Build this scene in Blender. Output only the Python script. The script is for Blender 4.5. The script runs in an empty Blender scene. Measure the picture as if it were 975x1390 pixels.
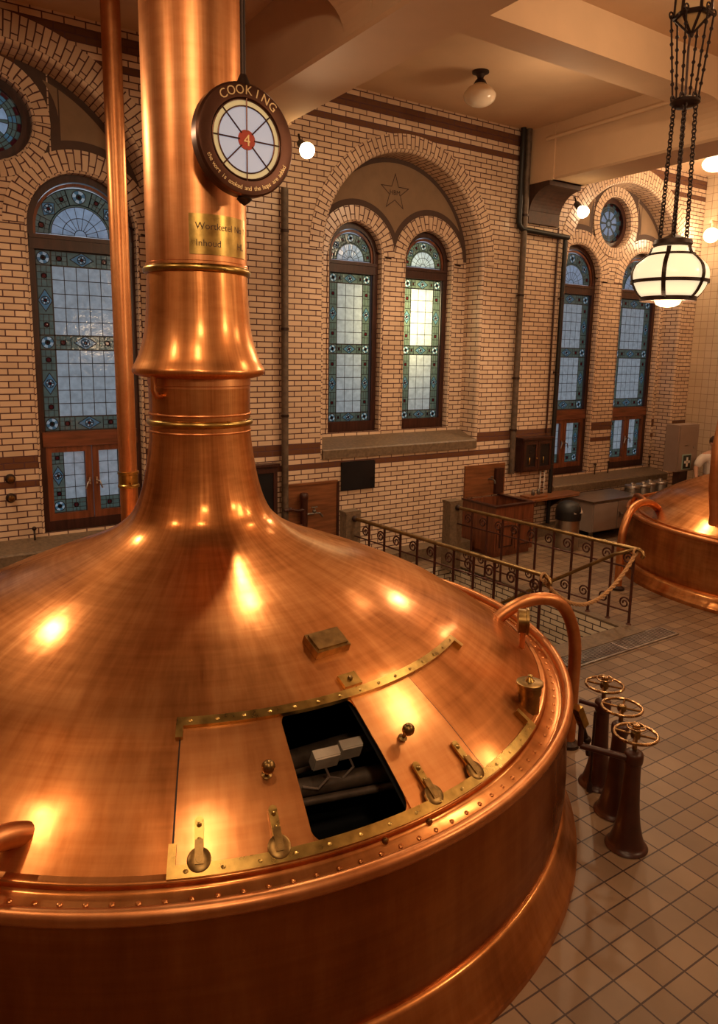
import bpy, math, random
from mathutils import Vector, Matrix
from mathutils.geometry import tessellate_polygon
random.seed(7)
PI = math.pi
sc = bpy.context.scene
col = sc.collection

# ------------------------------------------------------------------ camera
F, PX, PY, H = 985.0, 487.5, 650.0, 3.3
vd = Vector(((394-PX)/F, (6296-PY)/F, 1)).normalized()
vx = Vector(((2003-PX)/F, (501-PY)/F, 1)); vx = (vx - vd*vx.dot(vd)).normalized()
cZ = -vd; cX = vx; cY = cZ.cross(cX)
RM = Matrix((cX, cY, cZ))                       # world = RM @ cam
CAM = Vector((0, 0, H))
def ray(px, py): return RM @ Vector(((px-PX)/F, (py-PY)/F, 1))
def atz(px, py, z):
    r = ray(px, py); return CAM + r*((z-H)/r.z)
def aty(px, py, y):
    r = ray(px, py); return CAM + r*(y/r.y)
def atx(px, py, x):
    r = ray(px, py); return CAM + r*(x/r.x)
cam = bpy.data.cameras.new('camera'); camo = bpy.data.objects.new('camera', cam); col.objects.link(camo)
m = Matrix((RM.col[0], -RM.col[1], -RM.col[2])).transposed().to_4x4(); m.translation = CAM
camo.matrix_world = m
cam.sensor_fit = 'VERTICAL'; cam.sensor_height = 36.0; cam.lens = F/1390*36
cam.shift_y = -45/1390; cam.clip_start = .05; cam.clip_end = 200
sc.camera = camo

# ------------------------------------------------------------------ materials
class NT:
    def __init__(s, name):
        s.m = bpy.data.materials.new(name); s.m.use_nodes = True
        s.t = s.m.node_tree; s.n = s.t.nodes; s.b = s.n['Principled BSDF']; s.out = s.n['Material Output']
    def N(s, typ, **kw):
        x = s.n.new(typ)
        for k, v in kw.items():
            if k in x.inputs: x.inputs[k].default_value = v
            else: setattr(x, k, v)
        return x
    def L(s, a, b): s.t.links.new(a, b)
    def math(s, op, a, b=None, c=None):
        x = s.n.new('ShaderNodeMath'); x.operation = op
        for i, v in enumerate((a, b, c)):
            if v is None: continue
            if isinstance(v, (int, float)): x.inputs[i].default_value = v
            else: s.L(v, x.inputs[i])
        return x.outputs[0]
    def mix(s, fac, a, b):
        x = s.n.new('ShaderNodeMix'); x.data_type = 'RGBA'
        for inp, v in ((x.inputs['Factor'], fac), (x.inputs['A'], a), (x.inputs['B'], b)):
            if isinstance(v, (int, float)): inp.default_value = v
            elif isinstance(v, tuple): inp.default_value = (*v[:3], 1)
            else: s.L(v, inp)
        return x.outputs['Result']
    def ramp(s, fac, stops):
        x = s.n.new('ShaderNodeValToRGB'); e = x.color_ramp.elements
        while len(e) < len(stops): e.new(.5)
        for i, (p, c) in enumerate(stops): e[i].position = p; e[i].color = (*c, 1)
        s.L(fac, x.inputs[0]); return x.outputs[0]
    def coord(s, which='Object'):
        return s.n.new('ShaderNodeTexCoord').outputs[which]
    def sep(s, v):
        x = s.n.new('ShaderNodeSeparateXYZ'); s.L(v, x.inputs[0]); return x.outputs
    def comb(s, a, b, c):
        x = s.n.new('ShaderNodeCombineXYZ')
        for i, v in enumerate((a, b, c)):
            if isinstance(v, (int, float)): x.inputs[i].default_value = v
            else: s.L(v, x.inputs[i])
        return x.outputs[0]
    def noise(s, vec, scale, detail=3, rough=.55):
        x = s.N('ShaderNodeTexNoise', Scale=scale, Detail=detail, Roughness=rough)
        if vec is not None: s.L(vec, x.inputs['Vector'])
        return x.outputs['Fac']
    def bump(s, h, strength=.3, dist=.01):
        x = s.N('ShaderNodeBump', Strength=strength, Distance=dist); s.L(h, x.inputs['Height'])
        s.L(x.outputs[0], s.b.inputs['Normal']); return x

def simple(name, c, rough=.5, metal=0.0, var=.25, scale=6, bump=0.0, rvar=.1):
    q = NT(name); f = q.noise(q.coord(), scale, 5)
    d = tuple(max(0, v*(1-var)) for v in c); l = tuple(min(1, v*(1+var)) for v in c)
    q.L(q.ramp(f, [(.3, d), (.7, l)]), q.b.inputs['Base Color'])
    q.b.inputs['Metallic'].default_value = metal
    q.L(q.math('ADD', q.math('MULTIPLY', f, rvar*2), rough-rvar), q.b.inputs['Roughness'])
    if bump: q.bump(q.noise(q.coord(), scale*12, 3), bump, .004)
    return q.m

def brick_mat(name, uv=False, bands=False, bw=.232, bh=.076, mortar=.0075, light=(.80,.61,.44), dark=(.66,.49,.345),
              grout=(.10,.035,.035), off=.5, rough=.22, brown=(.155,.07,.04), square=0):
    q = NT(name)
    if uv: v = q.coord('UV')
    else:
        x, y, z = q.sep(q.coord()); v = q.comb(q.math('ADD', x, y), z, 0)
    t = q.N('ShaderNodeTexBrick', offset=off, offset_frequency=2, squash=1.0)
    for k, val in (('Scale', 1), ('Mortar Size', mortar), ('Mortar Smooth', .12), ('Bias', 0), ('Brick Width', bw), ('Row Height', bh)):
        t.inputs[k].default_value = val
    t.inputs['Color1'].default_value = (*light, 1); t.inputs['Color2'].default_value = (*dark, 1)
    t.inputs['Mortar'].default_value = (*grout, 1)
    q.L(v, t.inputs['Vector'])
    c = t.outputs['Color']
    if bands:
        acc = None
        for a, b in ((1.824,1.976), (1.596,1.672), (6.688,6.84), (6.46,6.536)):
            g = q.math('MULTIPLY', q.math('GREATER_THAN', z, a), q.math('LESS_THAN', z, b))
            acc = g if acc is None else q.math('ADD', acc, g)
        c = q.mix(acc, c, brown)
        c = q.mix(t.outputs['Fac'], c, grout)
    n = q.noise(q.coord(), 1.3, 3)
    c2 = q.N('ShaderNodeMix', data_type='RGBA', blend_type='MULTIPLY'); c2.inputs['Factor'].default_value = 1
    q.L(c, c2.inputs['A']); q.L(q.ramp(n, [(.3, (.86,.84,.82)), (.7, (1,1,1))]), c2.inputs['B'])
    q.L(c2.outputs['Result'], q.b.inputs['Base Color'])
    q.L(q.math('ADD', q.math('MULTIPLY', t.outputs['Fac'], .5), rough), q.b.inputs['Roughness'])
    hgt = q.math('ADD', q.math('SUBTRACT', 1.0, t.outputs['Fac']), q.math('MULTIPLY', q.noise(q.coord(), 5, 2), .8))
    q.bump(hgt, .6, .007)
    return q.m

def copper_mat(name, dark=(.33,.115,.032), mid=(.56,.228,.074), light=(.77,.36,.135), rough=.165, tilt=1.0):
    q = NT(name); x, y, z = q.sep(q.coord())
    ang = q.math('ARCTAN2', y, x); rad = q.math('SQRT', q.math('ADD', q.math('MULTIPLY', x, x), q.math('MULTIPLY', y, y)))
    # brushed streaks that follow the meridians, and slow stains
    st = q.noise(q.comb(q.math('MULTIPLY', ang, 26.0), q.math('MULTIPLY', rad, 1.6), q.math('MULTIPLY', z, 1.6)), 1.0, 6, .65)
    ci = q.noise(q.comb(q.math('MULTIPLY', ang, 2.0), q.math('MULTIPLY', rad, 22.0), q.math('MULTIPLY', z, 22.0)), 1.0, 4, .6)
    bl = q.noise(q.coord(), 1.15, 4, .6)
    f = q.math('ADD', q.math('MULTIPLY', st, .30), q.math('ADD', q.math('MULTIPLY', ci, .18), q.math('MULTIPLY', bl, .52)))
    q.L(q.ramp(f, [(.36, dark), (.5, mid), (.64, light)]), q.b.inputs['Base Color'])
    q.b.inputs['Metallic'].default_value = 1
    q.L(q.math('ADD', q.math('MULTIPLY', st, .14), q.math('ADD', q.math('MULTIPLY', bl, .10), rough-.10)), q.b.inputs['Roughness'])
    bp = q.bump(q.math('ADD', q.math('MULTIPLY', bl, 1.0), q.math('MULTIPLY', st, .05)), .25, .02)
    g2 = q.N('ShaderNodeBsdfGlossy', Roughness=.46); q.L(q.b.inputs['Base Color'].links[0].from_socket, g2.inputs['Color']); q.L(bp.outputs[0], g2.inputs['Normal'])
    mx = q.N('ShaderNodeMixShader', Fac=.5); q.L(q.b.outputs[0], mx.inputs[1]); q.L(g2.outputs[0], mx.inputs[2]); q.L(mx.outputs[0], q.out.inputs['Surface'])
    return q.m

def wood_mat(name, c=(.16,.05,.022), rough=.32, axis=2):
    q = NT(name); x, y, z = q.sep(q.coord())
    s = [14, 14, 14]; s[axis] = 1.6
    g = q.noise(q.comb(q.math('MULTIPLY', x, s[0]), q.math('MULTIPLY', y, s[1]), q.math('MULTIPLY', z, s[2])), 1.5, 5)
    q.L(q.ramp(g, [(.3, tuple(v*.55 for v in c)), (.7, tuple(v*1.45 for v in c))]), q.b.inputs['Base Color'])
    q.b.inputs['Roughness'].default_value = rough
    q.bump(g, .15, .004); return q.m

def glass_mat(name, c, rough=.12, wav=14):
    q = NT(name); n = q.noise(q.coord(), wav, 3)
    tr = q.N('ShaderNodeBsdfTranslucent'); gl = q.N('ShaderNodeBsdfGlossy', Roughness=rough)
    gl.inputs['Color'].default_value = (.8, .8, .8, 1)
    q.L(q.ramp(n, [(.3, tuple(v*.72 for v in c)), (.7, c)]), tr.inputs['Color'])
    b = q.N('ShaderNodeBump', Strength=.35, Distance=.01); q.L(n, b.inputs['Height']); q.L(b.outputs[0], gl.inputs['Normal'])
    mx = q.N('ShaderNodeMixShader', Fac=.06); q.L(tr.outputs[0], mx.inputs[1]); q.L(gl.outputs[0], mx.inputs[2])
    q.L(mx.outputs[0], q.out.inputs['Surface']); return q.m

def lamp_mat(name, c, strength):
    q = NT(name); q.b.inputs['Base Color'].default_value = (*c, 1)
    q.b.inputs['Emission Color'].default_value = (*c, 1); q.b.inputs['Emission Strength'].default_value = strength
    q.b.inputs['Roughness'].default_value = .25
    return q.m

M = {}
M['brick'] = brick_mat('glazed_brick', bands=True)
M['ring'] = brick_mat('glazed_voussoir', uv=True)
M['welltile'] = brick_mat('stair_white_brick', light=(.80,.70,.54), dark=(.70,.6,.45), grout=(.06,.03,.03))
M['tilewall'] = brick_mat('large_wall_tile', bw=.15, bh=.15, off=0, mortar=.004, light=(.66,.52,.36), dark=(.6,.47,.32), grout=(.32,.2,.13), rough=.3)
M['darkwall'] = brick_mat('dark_glazed_brick', light=(.30,.19,.11), dark=(.22,.13,.08))  # brick colour dimmed so the copper reflects a dark hall
M['copper'] = copper_mat('polished_copper')
M['copper_door'] = copper_mat('copper_plate', dark=(.44,.165,.05), mid=(.66,.285,.10), light=(.82,.41,.165), rough=.20)
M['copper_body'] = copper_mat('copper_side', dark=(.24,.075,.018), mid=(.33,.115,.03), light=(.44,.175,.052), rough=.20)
M['copper_pipe'] = copper_mat('copper_pipe', dark=(.48,.175,.06), mid=(.64,.275,.11), light=(.76,.38,.17), rough=.30)
M['brass'] = simple('brass', (.44,.29,.085), .3, 1, .3, 14)
M['brass_dull'] = simple('dull_brass', (.25,.155,.055), .36, 1, .35, 18)
M['iron'] = simple('dark_iron', (.035,.018,.013), .45, .5, .3, 10)
M['redbrown'] = simple('brown_paint', (.046,.012,.007), .36, 0, .3, 8)
M['rail_iron'] = simple('rail_iron', (.075,.024,.016), .42, .4, .3, 12)
M['rail_brass'] = simple('rail_brass', (.30,.19,.08), .34, 1, .3, 9)
M['stone'] = simple('granite_sill', (.155,.105,.064), .5, 0, .35, 26, .15)
M['stone_dark'] = simple('corbel_stone', (.062,.027,.016), .6, 0, .35, 14, .1)
M['plaster'] = simple('ceiling_plaster', (.62,.42,.255), .75, 0, .05, 2, .03)
M['tan'] = simple('tympanum_plaster', (.26,.17,.10), .8, 0, .10, 5, .05)
M['brown'] = simple('tympanum_border', (.075,.042,.030), .75, 0, .12, 8, .05)
M['lineart'] = simple('star_line', (.045,.018,.012), .7, 0, .1, 8)
M['wood'] = wood_mat('mahogany')
M['wood_h'] = wood_mat('mahogany_rail', axis=0)
M['wood_dark'] = wood_mat('dark_frame_wood', (.040,.013,.009), .35)
M['wood_panel'] = wood_mat('splash_board_wood', (.20,.075,.03), .3, 0)
M['lead'] = simple('lead_came', (.03,.028,.026), .5, .3, .2, 10)
M['g_clear'] = glass_mat('clear_cathedral_glass', (.66,.68,.68))
M['g_sky'] = glass_mat('pale_blue_glass', (.58,.70,.86))
M['g_blue'] = glass_mat('blue_glass', (.13,.27,.34))
M['g_green'] = glass_mat('sea_green_glass', (.155,.20,.155))
M['g_white'] = glass_mat('opal_glass', (.70,.76,.76))
M['g_red'] = glass_mat('ruby_glass', (.10,.012,.015))
M['black'] = simple('matt_black', (.004,.004,.004), .9, 0, .1, 3)
M['board'] = simple('black_board', (.008,.009,.012), .3, 0, .2, 3)
M['steel'] = simple('brushed_steel', (.46,.42,.38), .34, 1, .15, 8)
M['steel_dark'] = simple('dark_steel', (.16,.14,.12), .4, .8, .2, 8)
M['plastic_black'] = simple('black_plastic', (.006,.005,.005), .5, 0, .2, 6)
M['grey_paint'] = simple('grey_paint', (.30,.23,.19), .45, 0, .08, 4)
M['white'] = simple('white_paint', (.85,.83,.78), .4, 0, .03, 4)
M['greenblk'] = simple('sign_black', (.012,.02,.018), .4, 0, .1, 4)
M['teal'] = simple('sign_border', (.30,.48,.44), .4, 0, .05, 4)
M['boxgrey'] = simple('junction_box', (.52,.46,.38), .6, 0, .12, 12)
M['grimy'] = simple('grimy_pipe', (.12,.085,.06), .55, .3, .4, 12)
M['shirt'] = simple('white_shirt', (.80,.76,.72), .85, 0, .06, 9)
M['trouser'] = simple('dark_trouser', (.02,.02,.03), .85, 0, .1, 9)
M['skin'] = simple('skin', (.62,.36,.25), .5, 0, .06, 9)
M['hair'] = simple('brown_hair', (.05,.025,.015), .6, 0, .3, 30)
M['rope'] = simple('hemp_rope', (.48,.27,.12), .85, 0, .25, 40, .2)
M['sign_metal'] = simple('sign_bronze', (.105,.045,.028), .36, .75, .22, 5)
M['sign_letter'] = simple('sign_letter', (.70,.52,.28), .35, .6, .1, 5)
M['sign_pane'] = lamp_mat('sign_pane_blue', (.47,.56,.74), .55)
M['sign_ring'] = lamp_mat('sign_pane_cream', (.72,.66,.38), .35)
M['sign_red'] = simple('sign_red', (.42,.035,.012), .35, 0, .1, 5)
M['globe_lit'] = lamp_mat('lit_opal_globe', (1.0,.80,.50), 5.0)
M['pend'] = lamp_mat('lit_pendant_glass', (1.0,.80,.50), 1.6)
M['bulb'] = lamp_mat('lit_bulb', (1.0,.72,.38), 30)
M['globe_off'] = simple('opal_globe', (.74,.60,.45), .18, 0, .03, 3)
M['amber'] = lamp_mat('amber_lantern_glass', (.50,.30,.12), .12)
q = NT('floor_tile'); x, y, z = q.sep(q.coord())
t = q.N('ShaderNodeTexBrick', offset=0.0, offset_frequency=2)
for k, v in (('Scale', 1), ('Mortar Size', .0055), ('Mortar Smooth', .1), ('Bias', 0), ('Brick Width', .19), ('Row Height', .17)): t.inputs[k].default_value = v
t.inputs['Color1'].default_value = (.285,.19,.115,1); t.inputs['Color2'].default_value = (.185,.115,.068,1); t.inputs['Mortar'].default_value = (.035,.011,.008,1)
q.L(q.comb(x, y, 0), t.inputs['Vector'])
cm = q.N('ShaderNodeMix', data_type='RGBA', blend_type='MULTIPLY'); cm.inputs['Factor'].default_value = 1
q.L(t.outputs['Color'], cm.inputs['A']); q.L(q.ramp(q.noise(q.coord(), 1.4, 5), [(.3,(.72,.70,.68)),(.7,(1,1,1))]), cm.inputs['B'])
q.L(cm.outputs['Result'], q.b.inputs['Base Color']); q.b.inputs['Roughness'].default_value = .42
q.bump(q.math('SUBTRACT', 1.0, t.outputs['Fac']), .35, .003)
M['floor'] = q.m

# ------------------------------------------------------------------ mesh builder
class MB:
    def __init__(s): s.v = []; s.f = []; s.mi = []; s.uv = []; s.sm = []
    def face(s, pts, mi=0, uv=None, smooth=False):
        n = len(s.v); s.v += [tuple(p) for p in pts]; s.f.append(tuple(range(n, n+len(pts)))); s.mi.append(mi); s.uv.append(uv); s.sm.append(smooth)
    def grid(s, rows, closed_u=False, closed_v=False, mi=0, smooth=True, skip=None, flip=False, uvs=None):
        n0 = len(s.v); R = len(rows); C = len(rows[0])
        for r in rows: s.v += [tuple(p) for p in r]
        for i in range(R if closed_v else R-1):
            for j in range(C if closed_u else C-1):
                if skip and skip(i, j): continue
                i2, j2 = (i+1) % R, (j+1) % C
                q = [(i,j),(i,j2),(i2,j2),(i2,j)]
                if flip: q.reverse()
                s.f.append(tuple(n0+a*C+b for a, b in q)); s.mi.append(mi); s.sm.append(smooth)
                s.uv.append([uvs[a][b] for a, b in q] if uvs else None)
    def box(s, c, d, mi=0, M4=None, bev=0):
        hx, hy, hz = d[0]/2, d[1]/2, d[2]/2
        P = [Vector((sx*hx, sy*hy, sz*hz)) for sz in (-1,1) for sy in (-1,1) for sx in (-1,1)]
        if M4 is not None: P = [M4 @ p for p in P]
        P = [p+Vector(c) for p in P]; n = len(s.v); s.v += [tuple(p) for p in P]
        for f in ((0,2,3,1),(4,5,7,6),(0,1,5,4),(2,6,7,3),(0,4,6,2),(1,3,7,5)):
            s.f.append(tuple(n+k for k in f)); s.mi.append(mi); s.uv.append(None); s.sm.append(False)
        return s
    def box2(s, a, b, mi=0):
        return s.box([(a[i]+b[i])/2 for i in range(3)], [abs(b[i]-a[i]) for i in range(3)], mi)
    def tube(s, pts, r, seg=10, closed=False, caps=True, mi=0):
        pts = [Vector(p) for p in pts]; n = len(pts); rows = []
        rr = r if isinstance(r, (list, tuple)) else [r]*n
        prev = None
        for i, p in enumerate(pts):
            if closed: t = pts[(i+1) % n]-pts[i-1]
            else: t = pts[min(i+1, n-1)]-pts[max(i-1, 0)]
            t.normalize()
            if prev is None:
                a = Vector((0,0,1)) if abs(t.z) < .9 else Vector((1,0,0)); u = t.cross(a).normalized()
            else: u = (prev - t*prev.dot(t)).normalized()
            w = t.cross(u); prev = u
            rows.append([p + (u*math.cos(2*PI*k/seg)+w*math.sin(2*PI*k/seg))*rr[i] for k in range(seg)])
        s.grid(rows, closed_u=True, closed_v=closed, mi=mi, flip=False)
        if caps and not closed:
            s.face(list(reversed(rows[0])), mi); s.face(rows[-1], mi)
        return s
    def lathe(s, prof, seg=48, c=(0,0,0), mi=0, axis=None, smooth=True):
        rows = []
        for r, z in prof:
            rows.append([Vector((r*math.cos(2*PI*k/seg), r*math.sin(2*PI*k/seg), z)) for k in range(seg)])
        if axis is not None: rows = [[axis @ p for p in r] for r in rows]
        rows = [[p+Vector(c) for p in r] for r in rows]
        s.grid(rows, closed_u=True, mi=mi, smooth=smooth)
        return s
    def sphere(s, c, r, seg=20, mi=0, sc_=(1,1,1)):
        rows = []
        for i in range(seg//2+1):
            a = -PI/2+PI*i/(seg//2)
            rows.append([Vector((c[0]+r*sc_[0]*math.cos(a)*math.cos(2*PI*k/seg), c[1]+r*sc_[1]*math.cos(a)*math.sin(2*PI*k/seg), c[2]+r*sc_[2]*math.sin(a))) for k in range(seg)])
        s.grid(rows, closed_u=True, mi=mi); return s
    def prism(s, poly, a0, a1, axis='y', mi=0):
        # poly: 2D points; extruded along axis between a0 and a1
        def P(p, a): return (p[0], a, p[1]) if axis == 'y' else ((a, p[0], p[1]) if axis == 'x' else (p[0], p[1], a))
        n = len(poly); tri = tessellate_polygon([[Vector((p[0], p[1], 0)) for p in poly]])
        A = [P(p, a0) for p in poly]; B = [P(p, a1) for p in poly]
        for t in tri:
            s.face([A[k] for k in t], mi); s.face([B[k] for k in reversed(t)], mi)
        for i in range(n):
            j = (i+1) % n; s.face([A[i], A[j], B[j], B[i]], mi)
        return s
    def build(s, name, mats, parent=None, loc=(0,0,0), merge=False, smooth_angle=None):
        me = bpy.data.meshes.new(name); me.from_pydata(s.v, [], s.f)
        if not isinstance(mats, (list, tuple)): mats = [mats]
        for m_ in mats: me.materials.append(m_)
        me.polygons.foreach_set('material_index', s.mi)
        me.polygons.foreach_set('use_smooth', s.sm)
        if any(u is not None for u in s.uv):
            l = me.uv_layers.new(name='UVMap'); k = 0
            for u in s.uv:
                pass
            for p, u in zip(me.polygons, s.uv):
                for li, loop in enumerate(p.loop_indices):
                    l.data[loop].uv = u[li] if u else (0, 0)
        me.update()
        if not s.keep_normals:
            import bmesh
            bm = bmesh.new(); bm.from_mesh(me)
            bmesh.ops.remove_doubles(bm, verts=bm.verts, dist=1e-5)
            bmesh.ops.recalc_face_normals(bm, faces=bm.faces)
            for e in bm.edges:
                if len(e.link_faces) == 2 and e.calc_face_angle(0) > .62: e.smooth = False
            bm.to_mesh(me); bm.free()
        o = bpy.data.objects.new(name, me); col.objects.link(o); o.location = loc
        if parent is not None: o.parent = parent
        return o
    keep_normals = False

def tag(o, label=None, cat=None, group=None, kind=None):
    if label: o['label'] = label
    if cat: o['category'] = cat
    if group: o['group'] = group
    if kind: o['kind'] = kind
    return o
def empty(name, loc=(0,0,0), rz=0, label=None, cat=None, group=None, parent=None):
    o = bpy.data.objects.new(name, None); col.objects.link(o); o.location = loc; o.rotation_euler = (0,0,rz); o.empty_display_size = .1
    if parent: o.parent = parent
    return tag(o, label, cat, group)
def copy_tree(o, parent=None):
    c = o.copy(); col.objects.link(c)
    if parent is not None: c.parent = parent
    for ch in [x for x in bpy.data.objects if x.parent == o]: copy_tree(ch, c)
    return c
def struct(o): o['kind'] = 'structure'; return o

def text_geo(txt, size, align='CENTER'):
    cu = bpy.data.curves.new('t', 'FONT'); cu.body = txt; cu.size = size; cu.align_x = align; cu.extrude = .002; cu.resolution_u = 3
    o = bpy.data.objects.new('t', cu); col.objects.link(o)
    dg = bpy.context.evaluated_depsgraph_get(); me = o.evaluated_get(dg).to_mesh()
    v = [tuple(p.co) for p in me.vertices]; f = [tuple(p.vertices) for p in me.polygons]
    o.evaluated_get(dg).to_mesh_clear(); bpy.data.objects.remove(o); bpy.data.curves.remove(cu)
    return v, f
def add_text(mb, txt, size, fn, mi=0):
    v, f = text_geo(txt, size); n = len(mb.v); mb.v += [tuple(fn(p)) for p in v]
    for q_ in f: mb.f.append(tuple(n+k for k in q_)); mb.mi.append(mi); mb.uv.append(None); mb.sm.append(False)

def arc(cx, cz, r, a0, a1, n): return [(cx+r*math.cos(a0+(a1-a0)*i/n), cz+r*math.sin(a0+(a1-a0)*i/n)) for i in range(n+1)]
def arched(x0, x1, z0, zs, n=28):
    c, r = (x0+x1)/2, (x1-x0)/2
    return [(x0, z0)] + arc(c, zs, r, PI, 0, n) + [(x1, z0)]

# ------------------------------------------------------------------ room shell
W, WI, WG = 9.2, 9.6, 9.75       # wall face, recessed wall, window plane
CEIL = 6.95
XL, XR, YB = -4.5, 14.5, -4.5
BAYS = [dict(c=1.27, r=1.77, sp=4.76, ring=.31, sill=.98, w=.64, off=.98, rout=.90, rnd=True, zw=4.73, frontz=.72, backz=.98),
        dict(c=6.94, r=1.50, sp=4.74, ring=.25, sill=2.05, w=.48, off=.71, rout=.715, rnd=False, zw=4.76, frontz=1.72, backz=2.06),
        dict(c=12.23, r=1.75, sp=4.76, ring=.31, sill=.98, w=.64, off=.98, rout=.90, rnd=True, zw=4.73, frontz=.72, backz=.98)]
RZ, RO, RI = 5.86, .66, .47      # round windows
BV = .05
def flat(polys, fn, mi=0, mb=None):
    mb = mb or MB()
    vs = [[Vector((p[0], p[1], 0)) for p in pl] for pl in polys]; fl = [p for pl in polys for p in pl]
    for t in tessellate_polygon(vs): mb.face([fn(fl[k]) for k in t], mi)
    return mb
outer = [(XL, 0), (XR, 0), (XR, CEIL), (XL, CEIL)]
holes = [arched(b['c']-b['r']-BV, b['c']+b['r']+BV, b['frontz'], b['sp'], 40) for b in BAYS]
mb = flat([outer]+holes, lambda p: (p[0], W, p[1]))
wall_back = struct(mb.build('wall_back', M['brick']))
for b in BAYS:
    # jamb + soffit strip with a bullnose edge; brick courses follow the path
    path = []; L = 0; zz0 = b['frontz']
    n1 = 6
    for i in range(n1): path.append((-1, 0, zz0+(b['sp']-zz0)*i/n1, PI))
    for i in range(41): path.append((0, PI-PI*i/40, None, None))
    for i in range(1, n1+1): path.append((1, 0, b['sp']-(b['sp']-zz0)*i/n1, 0))
    prof = [(b['r']+BV, 0.0)] + [(b['r']+BV-BV*math.sin(a*PI/12), BV-BV*math.cos(a*PI/12)) for a in range(1, 7)] + [(b['r'], WI-W+.02)]
    rows, uvs = [], []; dist = 0; last = None
    for (k, a, zz, _) in path:
        row, uvr = [], []; pv = 0; lp = None
        for (rr, dy) in prof:
            if k == 0: x_, z_ = b['c']+rr*math.cos(a), b['sp']+rr*math.sin(a)
            else: x_, z_ = b['c']+k*rr, zz
            row.append((x_, W+dy, z_))
            if lp is not None: pv += math.hypot(rr-lp[0], dy-lp[1])
            lp = (rr, dy); uvr.append(pv)
        cp = Vector(row[0])
        if last is not None: dist += (cp-last).length
        last = cp; rows.append(row); uvs.append([(u, dist) for u in uvr])
    mb = MB(); mb.grid(rows, uvs=uvs); o = mb.build('arch_reveal', M['ring'], wall_back)
    # voussoir ring on the wall face
    rows, uvs = [], []
    for i in range(49):
        a = PI-PI*i/48; R0, R1 = b['r']+BV-.004, b['r']+b['ring']
        ps = [(R0, .0), (R0, -.012), (R1, -.012), (R1, 0)]
        rows.append([(b['c']+r_*math.cos(a), W+d_, b['sp']+r_*math.sin(a)) for r_, d_ in ps])
        ln = (PI-a)*(b['r']+.12); uvs.append([(0.05, ln), (0.06, ln), (.06+R1-R0, ln), (.07+R1-R0, ln)])
    mb = MB(); mb.grid(rows, uvs=uvs, smooth=False); mb.build('arch_ring', M['ring'], wall_back)
    # recessed wall with the window openings
    hs = [arched(b['c']+s_*b['off']-b['w'], b['c']+s_*b['off']+b['w'], b['sill']-.0, b['zw'], 28) for s_ in (-1, 1)]
    hs = [[(x_, max(z_, b['sill']+.012)) for x_, z_ in h_] for h_ in hs]
    if b['rnd']: hs.append(arc(b['c'], RZ, RI, 0, 2*PI, 48)[:-1])
    out = arched(b['c']-b['r']-.04, b['c']+b['r']+.04, b['sill']-.3, b['sp'], 40)
    flat([out]+hs, lambda p: (p[0], WI, p[1])).build('recessed_wall', M['brick'], wall_back)
    # rings and reveals around each opening
    def opening(cx, cz, r, rout, a0, a1, zbot=None, seg=40):
        rows, uvs = [], []; P_ = []
        if zbot is not None:
            for i in range(5): P_.append(('L', zbot+(cz-zbot)*i/5))
        for i in range(seg+1): P_.append(('A', a0+(a1-a0)*i/seg))
        if zbot is not None:
            for i in range(1, 6): P_.append(('R', cz-(cz-zbot)*i/5))
        prof = [(r+.03, -.0)] + [(r+.03-.03*math.sin(a*PI/8), .03-.03*math.cos(a*PI/8)) for a in range(1, 5)] + [(r, WG-WI+.06)]
        d = 0; last = None
        for k, t_ in P_:
            row = []; u_ = []; pv = 0; lp = None
            for rr, dy in prof:
                row.append((cx+rr*math.cos(t_), WI-.012+dy, cz+rr*math.sin(t_)) if k == 'A' else (cx+(rr if k == 'R' else -rr), WI-.012+dy, t_))
                if lp: pv += math.hypot(rr-lp[0], dy-lp[1])
                lp = (rr, dy); u_.append(pv)
            if last is not None: d += (Vector(row[0])-last).length
            last = Vector(row[0]); rows.append(row); uvs.append([(u, d) for u in u_])
        mb = MB(); mb.grid(rows, uvs=uvs); mb.build('window_reveal', M['ring'], wall_back)
        rows, uvs = [], []
        for i in range(seg+1):
            a = a0+(a1-a0)*i/seg; ps = [(r+.028, -.012), (rout, -.012), (rout, .0)]
            rows.append([(cx+rr*math.cos(a), WI+dy-(.008 if zbot is None else 0), cz+rr*math.sin(a)) for rr, dy in ps])
            ln = abs(a-a0)*(r+.08); uvs.append([(.04, ln), (.04+rout-r-.028, ln), (.05+rout-r, ln)])
        mb = MB(); mb.grid(rows, uvs=uvs, smooth=False); mb.build('window_arch_ring', M['ring'], wall_back)
    for s_ in (-1, 1): opening(b['c']+s_*b['off'], b['zw'], b['w'], b['rout'], PI, 0, b['sill'])
    if b['rnd']: opening(b['c'], RZ, RI, RO, 0, 2*PI)
    # painted tympanum: dark border and tan field
    def tymp(inset, dy, mat, name, zmin):
        mb = MB(); N = 220; R = b['r']+.03-inset; prev = None
        def spans(x_):
            dx = x_-b['c']
            if abs(dx) >= R: return []
            zt = b['sp']+math.sqrt(R*R-dx*dx); zb = zmin
            for s_ in (-1, 1):
                e = x_-(b['c']+s_*b['off']); q_ = b['rout']+inset-.01
                if abs(e) < q_: zb = max(zb, b['zw']+math.sqrt(q_*q_-e*e))
            if zt <= zb+.002: return []
            if b['rnd'] and abs(dx) < .3: return []
            if b['rnd'] and abs(dx) < RO+inset-.01:
                h_ = math.sqrt((RO+inset-.01)**2-dx*dx)
                return [(zb, min(zt, RZ-h_)) if RZ-h_ > zb+.002 else None, (max(zb, RZ+h_), zt) if zt > RZ+h_+.002 else None]
            return [(zb, zt)]
        xs = [b['c']-R+2*R*i/N for i in range(N+1)]
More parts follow.
